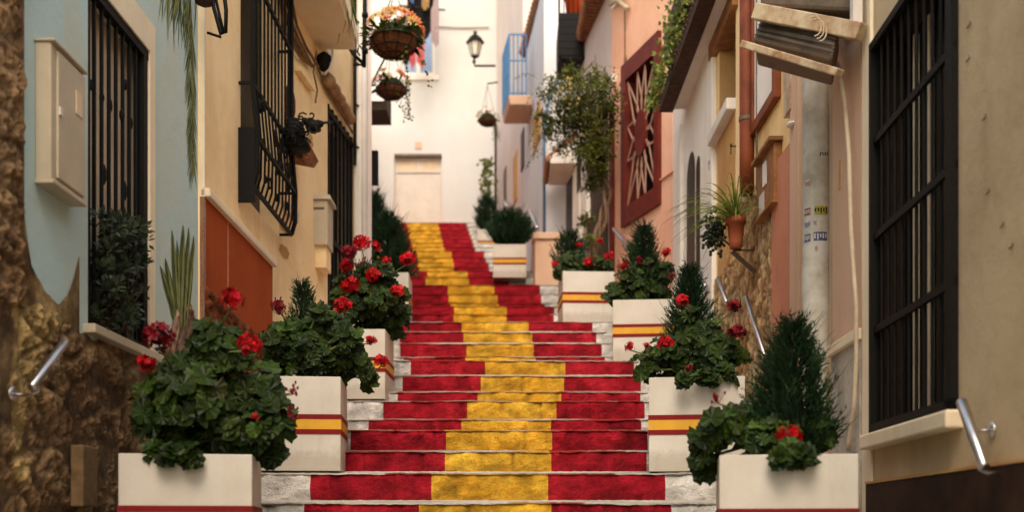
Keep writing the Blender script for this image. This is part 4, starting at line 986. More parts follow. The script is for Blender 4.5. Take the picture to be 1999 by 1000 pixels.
# street lamp on far right wall
r=root('street_lamp',PT(965,128,23.2),'black street lamp with frosted glass on a wall bracket at the top','street lamp')
Yq=23.2; s=F/Yq
mb=MB(); mb.tube([PT(968,128,Yq),PT(927,128,Yq),PT(926,118,Yq),PT(927,112,Yq)],.024,8); mb.ball(PT(926,120,Yq),.04,n=8); mb.build('bracket',M['black'],r,smooth=True)
c=PT(928,110,Yq); mb=MB(); mb.lathe([(.0,0),(.07,0),(.085,.02),(.14,.27),(.15,.28),(0,.28)],c,6); mb.build('lantern_glass',M['lampglass'],r)
mb=MB(); mb.lathe([(.19,.275),(.19,.30),(.12,.40),(.10,.42),(.04,.45),(.03,.49),(.05,.51),(.0,.54)],c,6); mb.lathe([(.09,0),(.09,.02),(.03,-.03),(0,-.03)],c,6)
for k in range(6):
    a=k*math.pi/3; mb.tube([c+Vector((.088*math.cos(a),.088*math.sin(a),.02)),c+Vector((.145*math.cos(a),.145*math.sin(a),.28))],.009,5)
mb.build('lantern_frame',M['black'],r)
# laundry
r=root('clothes_rail',PT(862,19,25),'dark clothes rail jutting over the far window with washing on it','clothes rail')
mb=MB(); mb.tube([PT(780,10,25.1),PT(870,19,25.1)],.02,6); mb.tube([PT(858,17,25.1),PT(858,17,25.98)],.015,6); mb.build('rail',M['darkwood'],r)
def cloth(poly,Y,mat,label,seed=0):
    xs=[p[0] for p in poly]; mb=MB(); x0,x1=min(xs),max(xs); n=14; m_=16; top=poly
    vs=[]
    tt=[(a,b) for a,b,c in poly]; bt=[(a,c) for a,b,c in poly]
    for i in range(n+1):
        x=lerp(x0,x1,i/n); a=interp(tt,x); b=interp(bt,x)
        for j in range(m_+1):
            t=j/m_; p=PT(x,lerp(a,b,t),Y); p.y+=.05*math.sin(i*1.3+seed)*(.4+.6*t)+.03*noise.noise(Vector((i*.5,j*.4,seed))); vs.append(p)
    mb.add(vs,[(i*(m_+1)+j,(i+1)*(m_+1)+j,(i+1)*(m_+1)+j+1,i*(m_+1)+j+1) for i in range(n) for j in range(m_)])
    return tag(mb.build('washing',mat,smooth=True),label,'washing','washing hung over the far window')
cloth([(795,-30,60),(812,-30,85),(826,-30,82),(840,-30,66),(848,-30,50)],25.1,M['clothblack'],'black garment hanging widest on the far clothes rail',1)
cloth([(801,-30,2),(808,-30,8)],24.95,M['clothblue'],'blue garment at the top left of the hanging washing',2)
cloth([(824,-30,14),(830,-30,20),(838,-30,12)],24.9,M['clothtan'],'tan garment draped in front of the black one',3)
cloth([(842,20,75),(850,-10,92),(857,-20,85)],25.0,M['clothgrey'],'pale mauve garment at the right end of the washing',4)
cloth([(800,70,120),(806,80,138),(812,82,118)],25.1,M['clothpink'],'left pink sock shaped cloth hanging lowest in the washing',5)
cloth([(814,80,120),(824,76,132),(829,78,128)],25.12,M['clothpink'],'right pink cloth hanging lowest in the washing',6)
cloth([(786,85,122),(793,82,129),(800,80,118)],25.14,M['clothblack'],'small dark cloth left of the pink washing',7)
# ================================================================= plants
def leafdisc(mb,c,nrm,up,r,rr,n=9):
    nrm=nrm.normalized(); a=nrm.cross(up)
    if a.length<.01: a=nrm.orthogonal()
    a.normalize(); b=nrm.cross(a); k=rr.uniform(.45,1.0)*(1.9 if rr.random()<.18 else 1)*(.75+.5*max(0,nrm.z)); y_=1.9 if rr.random()<.015 else rr.uniform(.85,1.25); mb.col=(k*y_,k,k*rr.uniform(.7,1.0)); ph=rr.random()*6.28  # upward-facing leaves get a lighter colour, a painted top light
    vs=[c-nrm*r*.12]; m=n*2
    for i in range(m):
        t=2*math.pi*i/m; q=r*(1.0 if i%2 else .88)*(1+.05*math.sin(3*t+ph))
        if i==0: q=r*.35
        lift=.18*math.sin(2*t+ph)*r-.10*r
        vs.append(c+(a*math.cos(t)+b*math.sin(t))*q+nrm*(lift+r*.16*(i%2-.5)))
    mb.add(vs,[(0,1+i,1+(i+1)%m) for i in range(m)]); mb.col=(1,1,1)
def floret_head(mb,c,r,rr,out,n=26):
    for i in range(n):
        d=Vector((rr.gauss(0,1),rr.gauss(0,1),rr.gauss(0,1)+.25)).normalized(); d=(d+out*.3).normalized(); d=d*rr.uniform(.82,1.08)
        p=c+Vector((d.x*r,d.y*r,d.z*r*.82)); nn=(d+Vector((rr.uniform(-.5,.5),rr.uniform(-.5,.5),rr.uniform(-.5,.5)))).normalized(); a=nn.orthogonal().normalized(); b=nn.cross(a); s=r*rr.uniform(.36,.52)
        k=rr.uniform(.55,1.3); mb.col=(k,k,k)
        for q in range(5):
            t=2*math.pi*q/5+rr.random()*.3; e=(a*math.cos(t)+b*math.sin(t)); f=(a*math.cos(t+.5)+b*math.sin(t+.5)); h=(a*math.cos(t-.5)+b*math.sin(t-.5))
            mb.add([p,p+h*s*.8+nn*s*.1,p+e*s*1.1+nn*s*.25,p+f*s*.8+nn*s*.1],[(0,1,2),(0,2,3)])
    mb.col=(1,1,1)
    mb.col=(.35,.35,.35); mb.ball(c,r*.72,r*.72,r*.6,8); mb.col=(1,1,1)
def geranium(label,blobs,flowers,Y,base,seed,dens=1.0,group='red geraniums in the stair planters',buds=(),lr=.050,dspan=.2,darks=()):
    rr=random.Random(seed); rt=root('geranium',base,label,'geranium',group)
    mb=MB(); st=MB(); core=Vector(base)+Vector((0,0,.05))
    s=F/Y
    for b_ in blobs:
        bx,by,br=b_[:3]; yy=Y+rr.uniform(-dspan,dspan)*.7; c=PT(bx,by,Y); c.y=yy; r=br/s*.98
        if len(b_)>3: c=PT(bx,by,b_[3]); r=br/F*b_[3]; yy=b_[3]
        st.tube([core+Vector((rr.uniform(-.12,.12),rr.uniform(-.1,.1),0)),core.lerp(c,.5)+Vector((0,0,.04)),c],[.010,.008,.006],5)
        n=int(dens*max(9,26*(r/.12)**2))
        for k in range(n):
            d=Vector((rr.gauss(0,1),rr.gauss(0,1),rr.gauss(0,1))).normalized()
            if d.y>.55: d.y=-d.y
            if len(b_)>3: d.y*=.35
            rad=rr.uniform(.55,1.0)**.6*(.92+.55*noise.noise(d*1.9+Vector((bx*.1,by*.1,seed)))); p=c+Vector((d.x*r,d.y*min(r,.2),d.z*r*.95))*rad
            nn=(d*.8+Vector((0,-.75,.55))+Vector((rr.uniform(-.25,.25),rr.uniform(-.25,.25),rr.uniform(-.25,.25))))
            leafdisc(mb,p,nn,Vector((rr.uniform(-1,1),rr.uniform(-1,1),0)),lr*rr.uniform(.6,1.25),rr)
        mb.col=(.30,.30,.25); mb.ball(c+Vector((0,.03,0)),r*.55,min(r,.2)*.5,r*.55,8); mb.col=(1,1,1)  # dark core ball paints the shade inside the foliage
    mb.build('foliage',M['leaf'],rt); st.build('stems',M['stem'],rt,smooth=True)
    for i,(fx,fy,fr) in enumerate(flowers):
        yy=Y+rr.uniform(-.34,-.18); c=PT(fx,fy,Y); c.y=yy; c=PT(fx,fy,yy); m=MB(); floret_head(m,c,fr/s*.85,rr,Vector((0,-.4,.2)),n=30 if fr>12 else 16)
        fl=m.build('flower',M['petaldark'] if i in darks else M['petal'],rt)
        near=min(blobs,key=lambda b:(b[0]-fx)**2+(b[1]-fy)**2); e=PT(near[0],near[1],Y)
        m=MB(); mid=c.lerp(e,.5)+Vector((rr.uniform(-.02,.02),.02,-.01)); m.tube([c+Vector((0,.01,-fr/s*.5)),mid,e],[.0045,.0045,.006],5); m.build('stalk',M['stem'],fl,smooth=True)
    for (fx,fy) in buds:
        c=PT(fx,fy,Y-.15); near=min(blobs,key=lambda b:(b[0]-fx)**2+(b[1]-fy)**2); e=PT(near[0],near[1],Y); m=MB()
        for k in range(9):
            q=c+Vector((rr.uniform(-.03,.03),rr.uniform(-.02,.02),rr.uniform(-.02,.035))); m.tube([c+Vector((0,0,-.02)),q],.0018,4); m.ball(q,.0055,.0055,.009,6)
        bd=m.build('flower_bud',M['petaldark'],rt); m=MB(); m.tube([c+Vector((0,0,-.02)),c.lerp(e,.5)+Vector((0,0,.02)),e],.0035,5); m.build('stalk',M['stem'],bd,smooth=True)
    return rt
def conifer(label,base,top,halfw,seed,n=900,group='conifers in the stair planters',belly=.3,sp=1.0,round_=False):
    rr=random.Random(seed); base=Vector(base); top=Vector(top); H=(top-base).length; ax=(top-base).normalized()
    rt=root('conifer',base,label,'conifer',group)
    m=MB(); m.tube([base,base.lerp(top,.5),base.lerp(top,.92)],[.02,.014,.005],6); m.build('trunk',M['bark'],rt)
    mb=MB()
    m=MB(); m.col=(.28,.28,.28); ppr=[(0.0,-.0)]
    prof=[]
    for k in range(9):
        t=k/8; w=(math.sin(math.pi*min(1,(t*.9+.12)))**.7 if round_ else (1-t)**.75*min(1,.55+t*3)); prof.append((halfw*w*.45+.002,H*t*.9))
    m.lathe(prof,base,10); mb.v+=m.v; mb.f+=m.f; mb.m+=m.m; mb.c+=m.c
    for i in range(n):
        t=rr.random()**1.15; w=(math.sin(math.pi*min(1,(t*.9+.12)))**.7 if round_ else (1-t)**.75*min(1,.55+t*3))
        a=rr.uniform(0,6.283); lump=1+.55*noise.noise(Vector((math.cos(a)*3.5,math.sin(a)*3.5,t*4+seed)))
        rad=halfw*w*lump*rr.uniform(.62,.95); d=Vector((math.cos(a),math.sin(a),0)); p=base+ax*H*t*.93+d*rad
        g=(d*rr.uniform(.35,.8)+Vector((0,0,rr.uniform(.55,1.1)))+Vector((rr.uniform(-.2,.2),rr.uniform(-.2,.2),0))).normalized()
        L=rr.uniform(.045,.085)*sp; k=rr.uniform(.5,1.25)
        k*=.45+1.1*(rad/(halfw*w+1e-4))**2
        side=g.cross(d.cross(Vector((0,0,1)))).normalized() if False else g.orthogonal().normalized(); oth=g.cross(side)
        # feathery spray: central needle and side needles
        for q in range(7):
            f=q/6; pp=p+g*L*f; s_=(-1)**q; ang=rr.uniform(0,6.28); e=(side*math.cos(ang)+oth*math.sin(ang))
            dd=(g*1.0+e*rr.uniform(.5,.9)).normalized(); l2=L*.55*(1-.5*f); wv=dd.cross(e.cross(g)).normalized()*.0035*sp
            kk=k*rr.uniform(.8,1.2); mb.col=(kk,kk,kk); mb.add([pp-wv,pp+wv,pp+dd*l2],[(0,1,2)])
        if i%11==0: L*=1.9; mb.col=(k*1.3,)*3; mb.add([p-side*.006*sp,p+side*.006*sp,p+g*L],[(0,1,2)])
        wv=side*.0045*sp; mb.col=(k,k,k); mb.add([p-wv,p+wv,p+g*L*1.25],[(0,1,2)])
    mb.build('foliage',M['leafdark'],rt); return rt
def planter(px,pytop,Y,w,h,rot,label,d=None):
    d=d or w; top=PT(px,pytop,Y); z0=top.z-h
    r=root('planter',(top.x,Y,z0),label,'planter','square white planters with red and yellow bands on the stairs',local=True); r.rotation_euler=(0,0,rot)
    mb=MB(); a=w/2; t=.022
    # hollow box, front face on local y=0
    mb.box(-a,a,0,t,0,h); mb.box(-a,a,d-t,d,0,h); mb.box(-a,-a+t,t,d-t,0,h); mb.box(a-t,a,t,d-t,0,h); mb.box(-a+t,a-t,t,d-t,0.01,.03)
    mb.build('body',M['planter'],r,bevel=.004)
    mb=MB(); mb.box(-a+t,a-t,t,d-t,h-.12,h-.05); mb.build('soil',M['soil'],r)
    for nm,f0,f1,e,mt in (('red_band',.40,.452,.004,'pred'),('yellow_band',.452,.558,.003,'pyel'),('red_band',.558,.61,.004,'pred')):
        mb=MB(); z1,z2=h*(1-f0),h*(1-f1); 
        mb.box(-a-e,a+e,-e,0,z2,z1); mb.box(-a-e,a+e,d,d+e,z2,z1); mb.box(-a-e,-a,0,d,z2,z1); mb.box(a,a+e,0,d,z2,z1); mb.build(nm,M[mt],r)
    return r
S=.57
planter(363,887,4.92,S,S,R(8.5),'nearest white planter at lower left, cut by the bottom edge of the photo')
planter(1539.5,888,4.70,S,S,R(-9),'nearest white planter at lower right holding the tallest conifer')
planter(572,735,6.72,S,S,R(4.5),'second white planter up the stairs on the left, in front of the red lower wall')
planter(1360.5,736,6.72,S,S,R(-7.5),'second white planter up the stairs on the right, banded and full in view')
planter(684,643,9.1,S,S,R(-1),'third white planter up the stairs on the left, its side face turned to the steps')
planter(1257,585,10.4,S,S,R(-5),'third white planter up the stairs on the right, beneath the pink wall')
planter(1150,530,12.25,S,S,R(3),'fourth white planter on the right, at the foot of the climbing vine')
planter(995.5,477,19.2,S,S,R(0),'distant white planter beside the cream parapet block',d=.45)
planter(958,448,24.3,S,.6,R(0),'farthest white planter near the top right of the stairs',d=.45)
planter(752,532,13.5,S,S,R(1),'fourth white planter on the left, mostly hidden behind geraniums')
planter(733,470,20.3,S,S,R(0),'farthest left planter past the white corner, hidden by its dark conifer')
# geraniums
geranium('near left geranium with the two big dark red blooms above it',[(430,690,62),(345,735,62),(300,800,55),(385,790,85),(480,760,75),(520,830,58),(465,850,60),(335,850,48),(530,880,28),(415,655,32),(545,800,30),(270,765,24),(400,860,50),(330,888,20,4.86),(370,884,20,4.86),(300,880,16,4.9)],
 [(310,658,31),(452,584,24),(286,711,18),(486,673,24),(500,815,9)],5.15,PT(365,905,5.2),11,buds=[(570,762),(572,812)],darks=(0,),dens=1.15)
geranium('middle left geranium spreading over the second planter, leaves trailing right',[(545,665,40),(600,690,58),(655,690,58),(540,705,32),(600,645,36),(650,640,42),(700,715,32),(560,640,30),(690,670,30),(715,735,16),(625,610,22),(470+60,690,22)],
 [(668,597,17),(725,665,12),(745,706,14),(544,600,15)],6.95,PT(575,760,7.0),12,darks=(3,),buds=[(541,590)],dens=1.2)
geranium('left geranium with the most red blooms, on the third planter',[(700,600,45),(745,590,44),(765,625,35),(690,560,38),(770,575,28),(750,545,34),(720,640,36),(775,600,22),(710,530,24),(668,590,24)],
 [(706,475,17),(733,480,12),(681,493,15),(676,520,15),(688,560,21),(730,537,15),(796,507,15),(775,570,14),(755,508,9),(700,592,12)],9.35,PT(690,660,9.4),13,buds=[(700,515),(712,510)],dspan=.25,darks=(9,2))
geranium('near right geranium trailing over the left edge of the lower right planter',[(1400,845,42),(1385,892,28),(1440,825,38),(1500,860,48),(1380,855,28),(1530,893,17,4.63),(1568,888,17,4.63),(1548,878,24,4.68),(1470,860,40),(1590,850,40),(1385,920,16)],
 [(1540,851,24)],5.0,PT(1540,905,5.0),14,buds=[(1403,780)],dens=1.1)
geranium('geranium with six red blooms on the second right planter',[(1275,700,38),(1330,700,46),(1400,690,50),(1430,690,30),(1370,655,38),(1258,728,18),(1335,738,14,6.62),(1395,742,13,6.62),(1376,736,13,6.62),(1420,725,22,6.68),(1295,680,28),(1350,620,28)],
 [(1333,587,14),(1434,598,14),(1438,650,18),(1300,671,16),(1230,677,11),(1262,675,7),(1345,720,9)],6.95,PT(1360,760,7.0),15,darks=(1,2,6),dens=1.15)
geranium('dark geranium on the third right planter below the pink wall',[(1205,575,28),(1245,565,34),(1285,555,32),(1225,545,24),(1270,520,24),(1195,590,14),(1300,530,18)],
 [(1217,520,10),(1300,493,11),(1250,508,9),(1312,540,8)],10.65,PT(1257,600,10.7),16,darks=(2,3))
geranium('small red geranium on the planter under the vine',[(1105,515,22),(1145,520,26),(1180,520,20),(1120,500,18),(1090,535,12)],
 [(1083,515,8),(1131,479,7),(1150,512,11),(1190,500,10),(1172,470,7)],12.5,PT(1150,545,12.5),17,darks=())
# conifers
conifer('small feathery conifer rising behind the middle left geranium',PT(595,690,7.1),PT(592,548,7.1),.135,21,n=380,sp=.9)
conifer('tallest cone shaped conifer in the nearest right planter',PT(1540,895,5.05),PT(1549,625,5.05),.225,22,n=1150,sp=1.15)
conifer('slim conifer in the second right planter by the stone wall',PT(1350,730,7.1),PT(1347,520,7.1),.19,23,n=900,sp=1.1)
conifer('dark conifer on the third right planter against the pink wall',PT(1255,590,10.8),PT(1257,440,10.8),.25,24,n=650,sp=1.5)
conifer('broad dark conifer on the left behind the red blooms',PT(765,545,13.8),PT(757,425,13.8),.33,25,n=800,sp=1.9)
conifer('dark conifer left of the far door, peeping past the white corner',PT(735,470,20.5),PT(728,375,20.5),.33,26,n=500,sp=2.3)
conifer('low dark spreading conifer on the distant planter by the parapet',PT(997,482,19.4),PT(997,418,19.4),.36,27,n=700,sp=2.4,round_=True)
conifer('round clipped dark shrub on the farthest right planter',PT(950,450,24.5),PT(950,384,24.5),.22,28,n=500,sp=2.0,round_=True)
conifer('dark upright shrub behind the red geranium under the vine',PT(1112,535,12.8),PT(1112,455,12.8),.17,29,n=350,sp=1.5,round_=True)
# hanging baskets
def basket(px,py,Y,rad,seed,label,chain,trail=6,nf=26,green=60):
    rr=random.Random(seed); c=PT(px,py,Y); rt=root('hanging_basket',c,label,'hanging basket','hanging flower baskets')
    mb=MB(); prof=[(rad*math.sin(t),-rad*.72*math.cos(t)) for t in [k*math.pi/2/8 for k in range(9)]]; mb.lathe(prof,c,24); mb.lathe([(0,-.01),(rad*.98,-.01)],c,24); bk=mb.build('basket',M['wicker'],rt,smooth=True)
    mb=MB()
    for k in range(10):
        a=k*math.pi/5; mb.tube([c+Vector((1.03*rad*math.sin(t)*math.cos(a),1.03*rad*math.sin(t)*math.sin(a),-rad*.75*math.cos(t))) for t in [j*math.pi/2/6 for j in range(7)]],.004,4)
    for t in (.5,.95,1.5): mb.tube([c+Vector((1.04*rad*math.sin(t)*math.cos(a),1.04*rad*math.sin(t)*math.sin(a),-rad*.75*math.cos(t))) for a in [j*math.pi/8 for j in range(17)]],.004,4)
    mb.build('wire_frame',M['black'],bk)
    mb=MB(); tp=c+Vector((0,0,chain))
    for k in range(3):
        a=k*2.1+.4; mb.tube([c+Vector((rad*math.cos(a),rad*math.sin(a),0)),tp],.005,4)
    mb.build('chain',M['black'],rt)
    mb=MB(); mb.col=(.22,.26,.18); mb.ball(c+Vector((0,0,.01)),rad*.88,rad*.88,rad*.62,12)
    for k in range(green):
        a=rr.uniform(0,6.28); e=rr.uniform(-.6,.45); d=Vector((math.cos(a),math.sin(a),e)); p=c+Vector((d.x*rad*.95,d.y*rad*.95,.02+max(0,e)*rad*.6)); L=rr.uniform(.3,.6)*rad; g=(d+Vector((0,0,rr.uniform(-.6,.5)))).normalized(); s_=g.cross(Vector((0,0,1))).normalized()*L*.2
        k_=rr.uniform(.2,.9); mb.col=(k_*.6,k_*.7,k_*.6); mb.add([p,p+g*L*.5+s_,p+g*L,p+g*L*.5-s_],[(0,1,2,3)])
    for k in range(trail):
        a=rr.uniform(-1.2,1.4); p=c+Vector((rad*math.cos(a),rad*math.sin(a)*.6,0)); P=[p]; 
        for j in range(9): P.append(P[-1]+Vector((rr.uniform(-.01,.025),0,-rad*.22)))
        for j in range(1,len(P)):
            for q in range(2):
                g=Vector((rr.uniform(-1,1),rr.uniform(-1,1),rr.uniform(-.6,.6))).normalized()*rad*.17; s_=g.cross(Vector((0,1,0))).normalized()*rad*.06; k_=rr.uniform(.5,1.1); mb.col=(k_,k_,k_); mb.add([P[j],P[j]+g*.5+s_,P[j]+g,P[j]+g*.5-s_],[(0,1,2,3)])
    mb.col=(1,1,1); mb.build('foliage',M['leafvine'],rt)
    for k in range(nf):
        a=rr.uniform(0,6.28); e=rr.uniform(.05,1.2); p=c+Vector((math.cos(a)*rad*math.cos(e*.9)*1.15,math.sin(a)*rad*.9*math.cos(e*.9),.04+rad*1.0*math.sin(e)))
        n_=(p-c).normalized()+Vector((0,-.5,0)); n_.normalize(); A=n_.orthogonal().normalized(); B=n_.cross(A); s_=rad*rr.uniform(.22,.36); m=MB(); k_=rr.uniform(.75,1.15); m.col=(k_,k_,k_)
        for q in range(12):
            t=q*math.pi/6; e1=A*math.cos(t)+B*math.sin(t); e2=A*math.cos(t+.2)+B*math.sin(t+.2); e0=A*math.cos(t-.2)+B*math.sin(t-.2); m.add([p+n_*.005,p+e0*s_*.6+n_*.012,p+e1*s_+n_*rr.uniform(0,.03),p+e2*s_*.6+n_*.012],[(0,1,2,3)])
        m.col=(.6,.35,.1); m.ball(p+n_*.01,s_*.22,n=6); m.build('flower',M['petalor'] if k%2==0 else M['petalcr'],rt)
    return rt
basket(769,78,10.9,.235,31,'largest hanging basket of orange and cream daisies at upper left',.5,trail=2,nf=46,green=130)
basket(764,172,14.8,.20,32,'hanging basket with pale orange flowers and trailing ivy, below the largest one',.6,trail=7,nf=28,green=90)
basket(952,233,22.6,.19,33,'small hanging basket with peach flowers beneath the street lamp',.7,trail=7,nf=14,green=40)
r=root('basket_bracket',PT(712,60,11.2),'black wrought iron bracket on the white corner carrying the largest basket','bracket')
mb=MB(); Yq=11.3; mb.tube([PT(713,-40,Yq),PT(712,60,Yq),PT(711,130,Yq)],.022,8); 
for z in (25,95): mb.tube([PT(713,z,Yq),PT(713,z+8,Yq)],.032,8)
mb.tube([PT(680,88,Yq),PT(690,105,Yq),PT(710,124,Yq)],.018,6); mb.ball(PT(683,90,Yq),.03,n=8); mb.tube([PT(690,126,Yq),PT(712,126,Yq)],.01,6)
mb.build('upright',M['black'],r,smooth=True)
mb=MB(); mb.tube([PT(713,-30,Yq),PT(740,-34,11.0),PT(769,-32,10.9)],.014,6); mb.tube([PT(711,100,Yq),PT(702,88,Yq),PT(698,100,Yq),PT(703,108,Yq)],.01,6); mb.build('arm',M['black'],r,smooth=True)
mb=MB(); mb.tube([PT(730,155,14.9),PT(764,90,14.8),PT(768,80,14.8)],.014,6); mb.tube([PT(730,78,14.9),PT(768,78,14.8)],.014,6); tag(mb.build('basket_bracket',M['black']),'black bracket holding the lower left flower basket','bracket')
mb=MB(); mb.tube([PT(972,160,22.7),PT(952,163,22.6)],.014,6); tag(mb.build('basket_bracket',M['black']),'thin black bracket holding the small basket under the street lamp','bracket')
# spider plant pot on bracket
r=root('flower_pot',PT(1437,485,8.75),'terracotta pot of spider plant on a wall bracket by the rust red pipe','flower pot')
c=PT(1437,486,8.62); mb=MB(); mb.lathe([(0,0),(.046,0),(.052,.05),(.066,.19),(.078,.19),(.08,.24),(.07,.24),(.066,.2),(0,.2)],c,20); mb.build('pot',M['terra'],r,smooth=True)
rr=random.Random(41); mb=MB()
for k in range(120):
    a=rr.uniform(0,6.28); e=rr.uniform(.35,1.3); L=rr.uniform(.32,.66); p=c+Vector((0,0,.21)); v=Vector((math.cos(a)*math.cos(e)-.22,math.sin(a)*math.cos(e),math.sin(e))); P=[p]
    for j in range(8): v=v+Vector((0,0,-.17)); P.append(P[-1]+v.normalized()*L/8)
    w_=rr.uniform(.006,.011); k_=rr.uniform(.55,1.5); mb.col=(k_,k_,k_*.8); vs=[]
    s_=Vector((-math.sin(a),math.cos(a),0)).normalized()
    for j,q in enumerate(P): vs+=[q-s_*w_*(1-j/8.5),q+s_*w_*(1-j/8.5)+Vector((0,0,.002))]
    mb.add(vs,[(2*j,2*j+1,2*j+3,2*j+2) for j in range(8)])
mb.build('spider_plant',M['leafbright'],r)
mb=MB(); mb.col=(1,1,1)
for k in range(170):
    p=PT(rr.gauss(1395,13),rr.gauss(455,17),8.7+rr.uniform(-.08,.08)); mb.col=(rr.uniform(.5,1.5),)*3; mb.ball(p,.014,.01,.014,6); mb.tube([p,PT(1410,440,8.7)],.0015,3,cap=False)
mb.build('trailing_succulent',M['succ'],r,smooth=True)
mb=MB(); mb.tube([c+Vector((-.13,0,.1)),c+Vector((.0,0,-.01)),c+Vector((.16,0,-.01))],.008,6); mb.bar(c+Vector((-.03,0,-.02)),c+Vector((.15,.0,-.18)),.02,.03); mb.build('bracket',M['darkwood'],r)
# plant behind left window grille
r=root('jade_plant',L1.P(215,640,.0),'dark jade plant crowding the bars of the left window','jade plant'); rr=random.Random(42); mb=MB(); st=MB()
for k in range(95):
    u,v=L1.px(rr.gauss(212,30),rr.uniform(425,640)); 
    if u<oA[0]+.02 or u>oA[1]+.06: continue
    b0=L1.at((oA[0]+oA[1])/2+rr.uniform(-.2,.2),oA[2]+.01,-.01); e=L1.at(u,v,rr.uniform(-.05,.09)); st.tube([b0,b0.lerp(e,.5)+Vector((0,0,.03)),e],[.007,.005,.003],5)
    for q in range(20):
        d=Vector((rr.gauss(0,1),rr.gauss(0,1),rr.gauss(0,1)+.4)).normalized(); p=e+d*rr.uniform(.01,.04); s_=d.orthogonal().normalized()*.012; k_=rr.uniform(.5,1.6); mb.col=(k_,k_,k_); mb.add([p,p+d*.02+s_,p+d*.045,p+d*.02-s_],[(0,1,2,3)])
mb.build('foliage',M['succ'],r); st.build('stems',M['darkwood'],r,smooth=True)
# climbing vine with twisted trunk
r=root('climbing_vine',PT(1165,560,13.6),'climbing vine with pale twisted trunk and bushy yellow green crown beside the pink house','vine'); rr=random.Random(43)
mb=MB()
for s_ in (0,1,2):
    P=[]
    for k in range(26):
        t=k/25; px=interp([(0,1150),(.25,1160),(.45,1178),(.65,1186),(.82,1170),(1,1160)],t)+7*math.sin(t*13+s_*2.3); py=lerp(555,270,t); p=PT(px,py,14.0+.06*math.cos(t*13+s_*2.1)); P.append(p)
    mb.tube(P,[lerp(.034,.016,k/25)*(1 if s_<2 else .6) for k in range(26)],7)
for k in range(14):
    a=PT(1165+rr.uniform(-10,10),rr.uniform(270,330),14.0); b=PT(rr.uniform(1065,1190),rr.uniform(150,290),13.9+rr.uniform(-.3,.3)); mb.tube([a,a.lerp(b,.5)+Vector((0,-.05,.1)),b],[.012,.009,.004],5)
mb.build('trunk',M['bark'],r,smooth=True)
mb=MB()
lobes=[(1135,190,44),(1168,205,38),(1102,205,30),(1080,165,18),(1150,240,48),(1180,170,28),(1120,240,34),(1075,240,20),(1170,270,26),(1110,150,22),(1060,225,13),(1068,260,14),(1066,185,14),(1188,200,18),(1162,310,26),(1135,290,22),(1178,300,18),(1160,345,18),(1180,225,25),(1095,285,18),(1160,150,22),(1150,300,22),(1172,330,14),(1150,360,16),(1140,430,14),(1152,470,14)]
for (bx,by,br) in lobes:
    c=PT(bx,by,13.95+rr.uniform(-.25,.25)); rad=br/(F/14)
    for k in range(int(5*br*max(.6,br/30))):
        d=Vector((rr.gauss(0,1),rr.gauss(0,1),rr.gauss(0,1))).normalized()*rr.random()**.6*1.4; p=c+Vector((d.x*rad,d.y*min(rad,.3),d.z*rad)); 
        for q in range(3):
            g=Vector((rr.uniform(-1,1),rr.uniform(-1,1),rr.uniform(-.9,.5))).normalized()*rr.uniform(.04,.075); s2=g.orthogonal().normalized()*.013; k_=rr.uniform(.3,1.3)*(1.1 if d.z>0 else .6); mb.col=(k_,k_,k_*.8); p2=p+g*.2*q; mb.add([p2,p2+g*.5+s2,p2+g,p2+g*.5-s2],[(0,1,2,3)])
for k in range(26):
    a=PT(rr.uniform(1050,1185),rr.uniform(150,300),13.7); v=Vector((rr.uniform(-1,.4),0,rr.uniform(-.5,.6))); P=[a]
    for j in range(7): v+=Vector((0,0,-.12)); P.append(P[-1]+v.normalized()*.045); g=Vector((rr.uniform(-1,1),rr.uniform(-1,1),rr.uniform(-.6,.6))).normalized()*.05; s2=g.orthogonal().normalized()*.01; mb.col=(.8,.8,.7); mb.add([P[-1],P[-1]+g*.5+s2,P[-1]+g,P[-1]+g*.5-s2],[(0,1,2,3)])
    mb.tube(P,.003,3)
mb.build('foliage',M['leafvine'],r)
m=MB()
for k in range(9):
    p=PT(rr.gauss(1112,10),rr.uniform(150,250),13.6); k_=rr.uniform(.6,1.1); m.col=(k_,k_*.85,k_*.7); g=Vector((rr.uniform(-1,1),-.3,rr.uniform(-1,1))).normalized()*.05; s2=g.cross(Vector((0,1,0))).normalized()*.025; m.add([p,p+g*.5+s2,p+g,p+g*.5-s2],[(0,1,2,3)])
m.build('blossom',M['petalcr'],r)
# ivy hanging on the tiled awning
r=root('ivy',PT(1300,190,11.2),'yellow green ivy strand hanging down the edge of the tiled awning','ivy'); mb=MB(); P=[]
for k in range(20):
    t=k/19; P.append(PT(interp([(0,1345),(.3,1322),(.6,1303),(1,1270)],t)+4*math.sin(k),lerp(-30,200,t),10.6+.7*t))
mb2=MB(); mb2.tube(P,.006,5); mb2.build('stem',M['stem'],r)
for k in range(420):
    t=rr.random()**.8; px=interp([(0,1340),(.3,1320),(.6,1303),(1,1268)],t)+rr.gauss(0,interp([(0,20),(.5,11),(1,6)],t)); py=lerp(-35,210,t)+rr.gauss(0,6); p=PT(px,py,10.6+.7*t+rr.uniform(-.12,.12))
    leafdisc(mb,p,Vector((rr.uniform(-1,1),-1,rr.uniform(-.4,1))),Vector((0,0,1)),rr.uniform(.018,.034),rr,n=3)
mb.build('foliage',M['leafbright'],r)
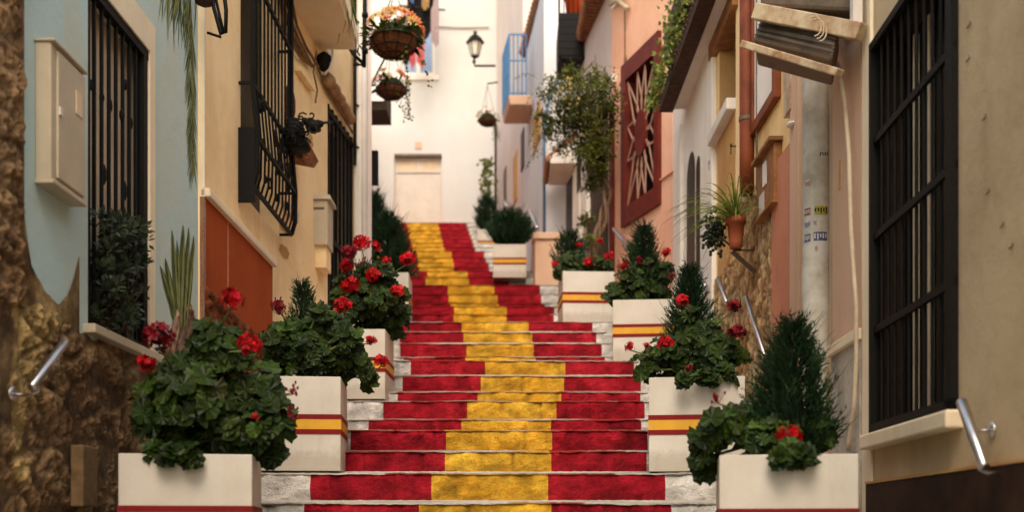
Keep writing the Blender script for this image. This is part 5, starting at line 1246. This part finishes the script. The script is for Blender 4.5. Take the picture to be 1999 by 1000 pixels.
# climber by the far wall
r=root('climbing_plant',PT(950,384,24.9),'thin pale green climber on the far wall above the round shrub','climber'); mb=MB(); P=[PT(950+3*math.sin(k),lerp(384,310,k/9),25) for k in range(10)]; mb.tube(P,.012,5); mb.build('stem',M['stem'],r); mb=MB()
for k in range(90):
    p=PT(rr.gauss(950,6),rr.uniform(312,384),25+rr.uniform(-.1,.1)); g=Vector((rr.uniform(-1,1),rr.uniform(-.5,.5),rr.uniform(-.7,.7))).normalized()*.14; s2=g.cross(Vector((0,1,0))).normalized()*.035; k_=rr.uniform(.7,1.3); mb.col=(k_,k_,k_); mb.add([p,p+g*.5+s2,p+g,p+g*.5-s2],[(0,1,2,3)])
mb.build('foliage',M['leafvine'],r)
# balcony plant hanging at top left
r=root('trailing_plant',PT(680,30,10.5),'long green strap leaves hanging through the left balcony railing','plant'); mb=MB()
for k in range(12):
    p=PT(rr.uniform(672,688),rr.uniform(-60,-20),10.3+rr.uniform(-.2,.2)); P=[p]; v=Vector((rr.uniform(-.1,.1),0,-1))
    for j in range(7): v+=Vector((rr.uniform(-.1,.1),0,0)); P.append(P[-1]+v.normalized()*rr.uniform(.05,.09))
    vs=[]
    for j,q in enumerate(P): vs+=[q-Vector((.012*(1-j/8),0,0)),q+Vector((.012*(1-j/8),0,0))]
    k_=rr.uniform(.4,1); mb.col=(k_,k_,k_); mb.add(vs,[(2*j,2*j+1,2*j+3,2*j+2) for j in range(7)])
mb.build('foliage',M['leafvine'],r)
# ================================================================= camera, light
cam=bpy.data.cameras.new('camera'); co=bpy.data.objects.new('camera',cam); C.objects.link(co); bpy.context.scene.camera=co
co.location=(0,0,CZ); co.rotation_euler=(R(90),0,0); cam.sensor_width=36; cam.sensor_fit='HORIZONTAL'; cam.lens=36*F/1999; cam.shift_y=(HY-500)/1999; cam.clip_end=400; cam.clip_start=.05
cam.dof.use_dof=True; cam.dof.focus_distance=7.0; cam.dof.aperture_fstop=1.5
w=bpy.data.worlds.new('World'); bpy.context.scene.world=w; w.use_nodes=True; nt=w.node_tree; nt.nodes.clear()
sky=nt.nodes.new('ShaderNodeTexSky'); sky.sky_type='NISHITA'; sky.sun_disc=False
SE,SA=50.0,183.0   # elevation, azimuth of the sun clockwise from +Y
sky.sun_elevation=R(SE); sky.sun_rotation=R(SA)
warm=nt.nodes.new('ShaderNodeMix'); warm.data_type='RGBA'; warm.blend_type='MULTIPLY'; warm.inputs[0].default_value=1; warm.inputs[7].default_value=(4.4,3.45,2.4,1)
bg=nt.nodes.new('ShaderNodeBackground'); bg.inputs[1].default_value=.15; o=nt.nodes.new('ShaderNodeOutputWorld')
nt.links.new(sky.outputs[0],warm.inputs[6]); nt.links.new(warm.outputs[2],bg.inputs[0]); nt.links.new(bg.outputs[0],o.inputs[0])
sun=bpy.data.lights.new('sun','SUN'); so=bpy.data.objects.new('sun',sun); C.objects.link(so); sun.energy=2.5; sun.angle=R(32); sun.color=(1,.90,.75)
dv=Vector((math.sin(R(SA))*math.cos(R(SE)),math.cos(R(SA))*math.cos(R(SE)),math.sin(R(SE)))); so.rotation_euler=dv.to_track_quat('Z','Y').to_euler(); so.location=dv*30
sc=bpy.context.scene; sc.view_settings.view_transform='Standard'; sc.view_settings.look='None'; sc.view_settings.exposure=0
for o in bpy.data.objects:
    if '_loc' in o: del o['_loc']
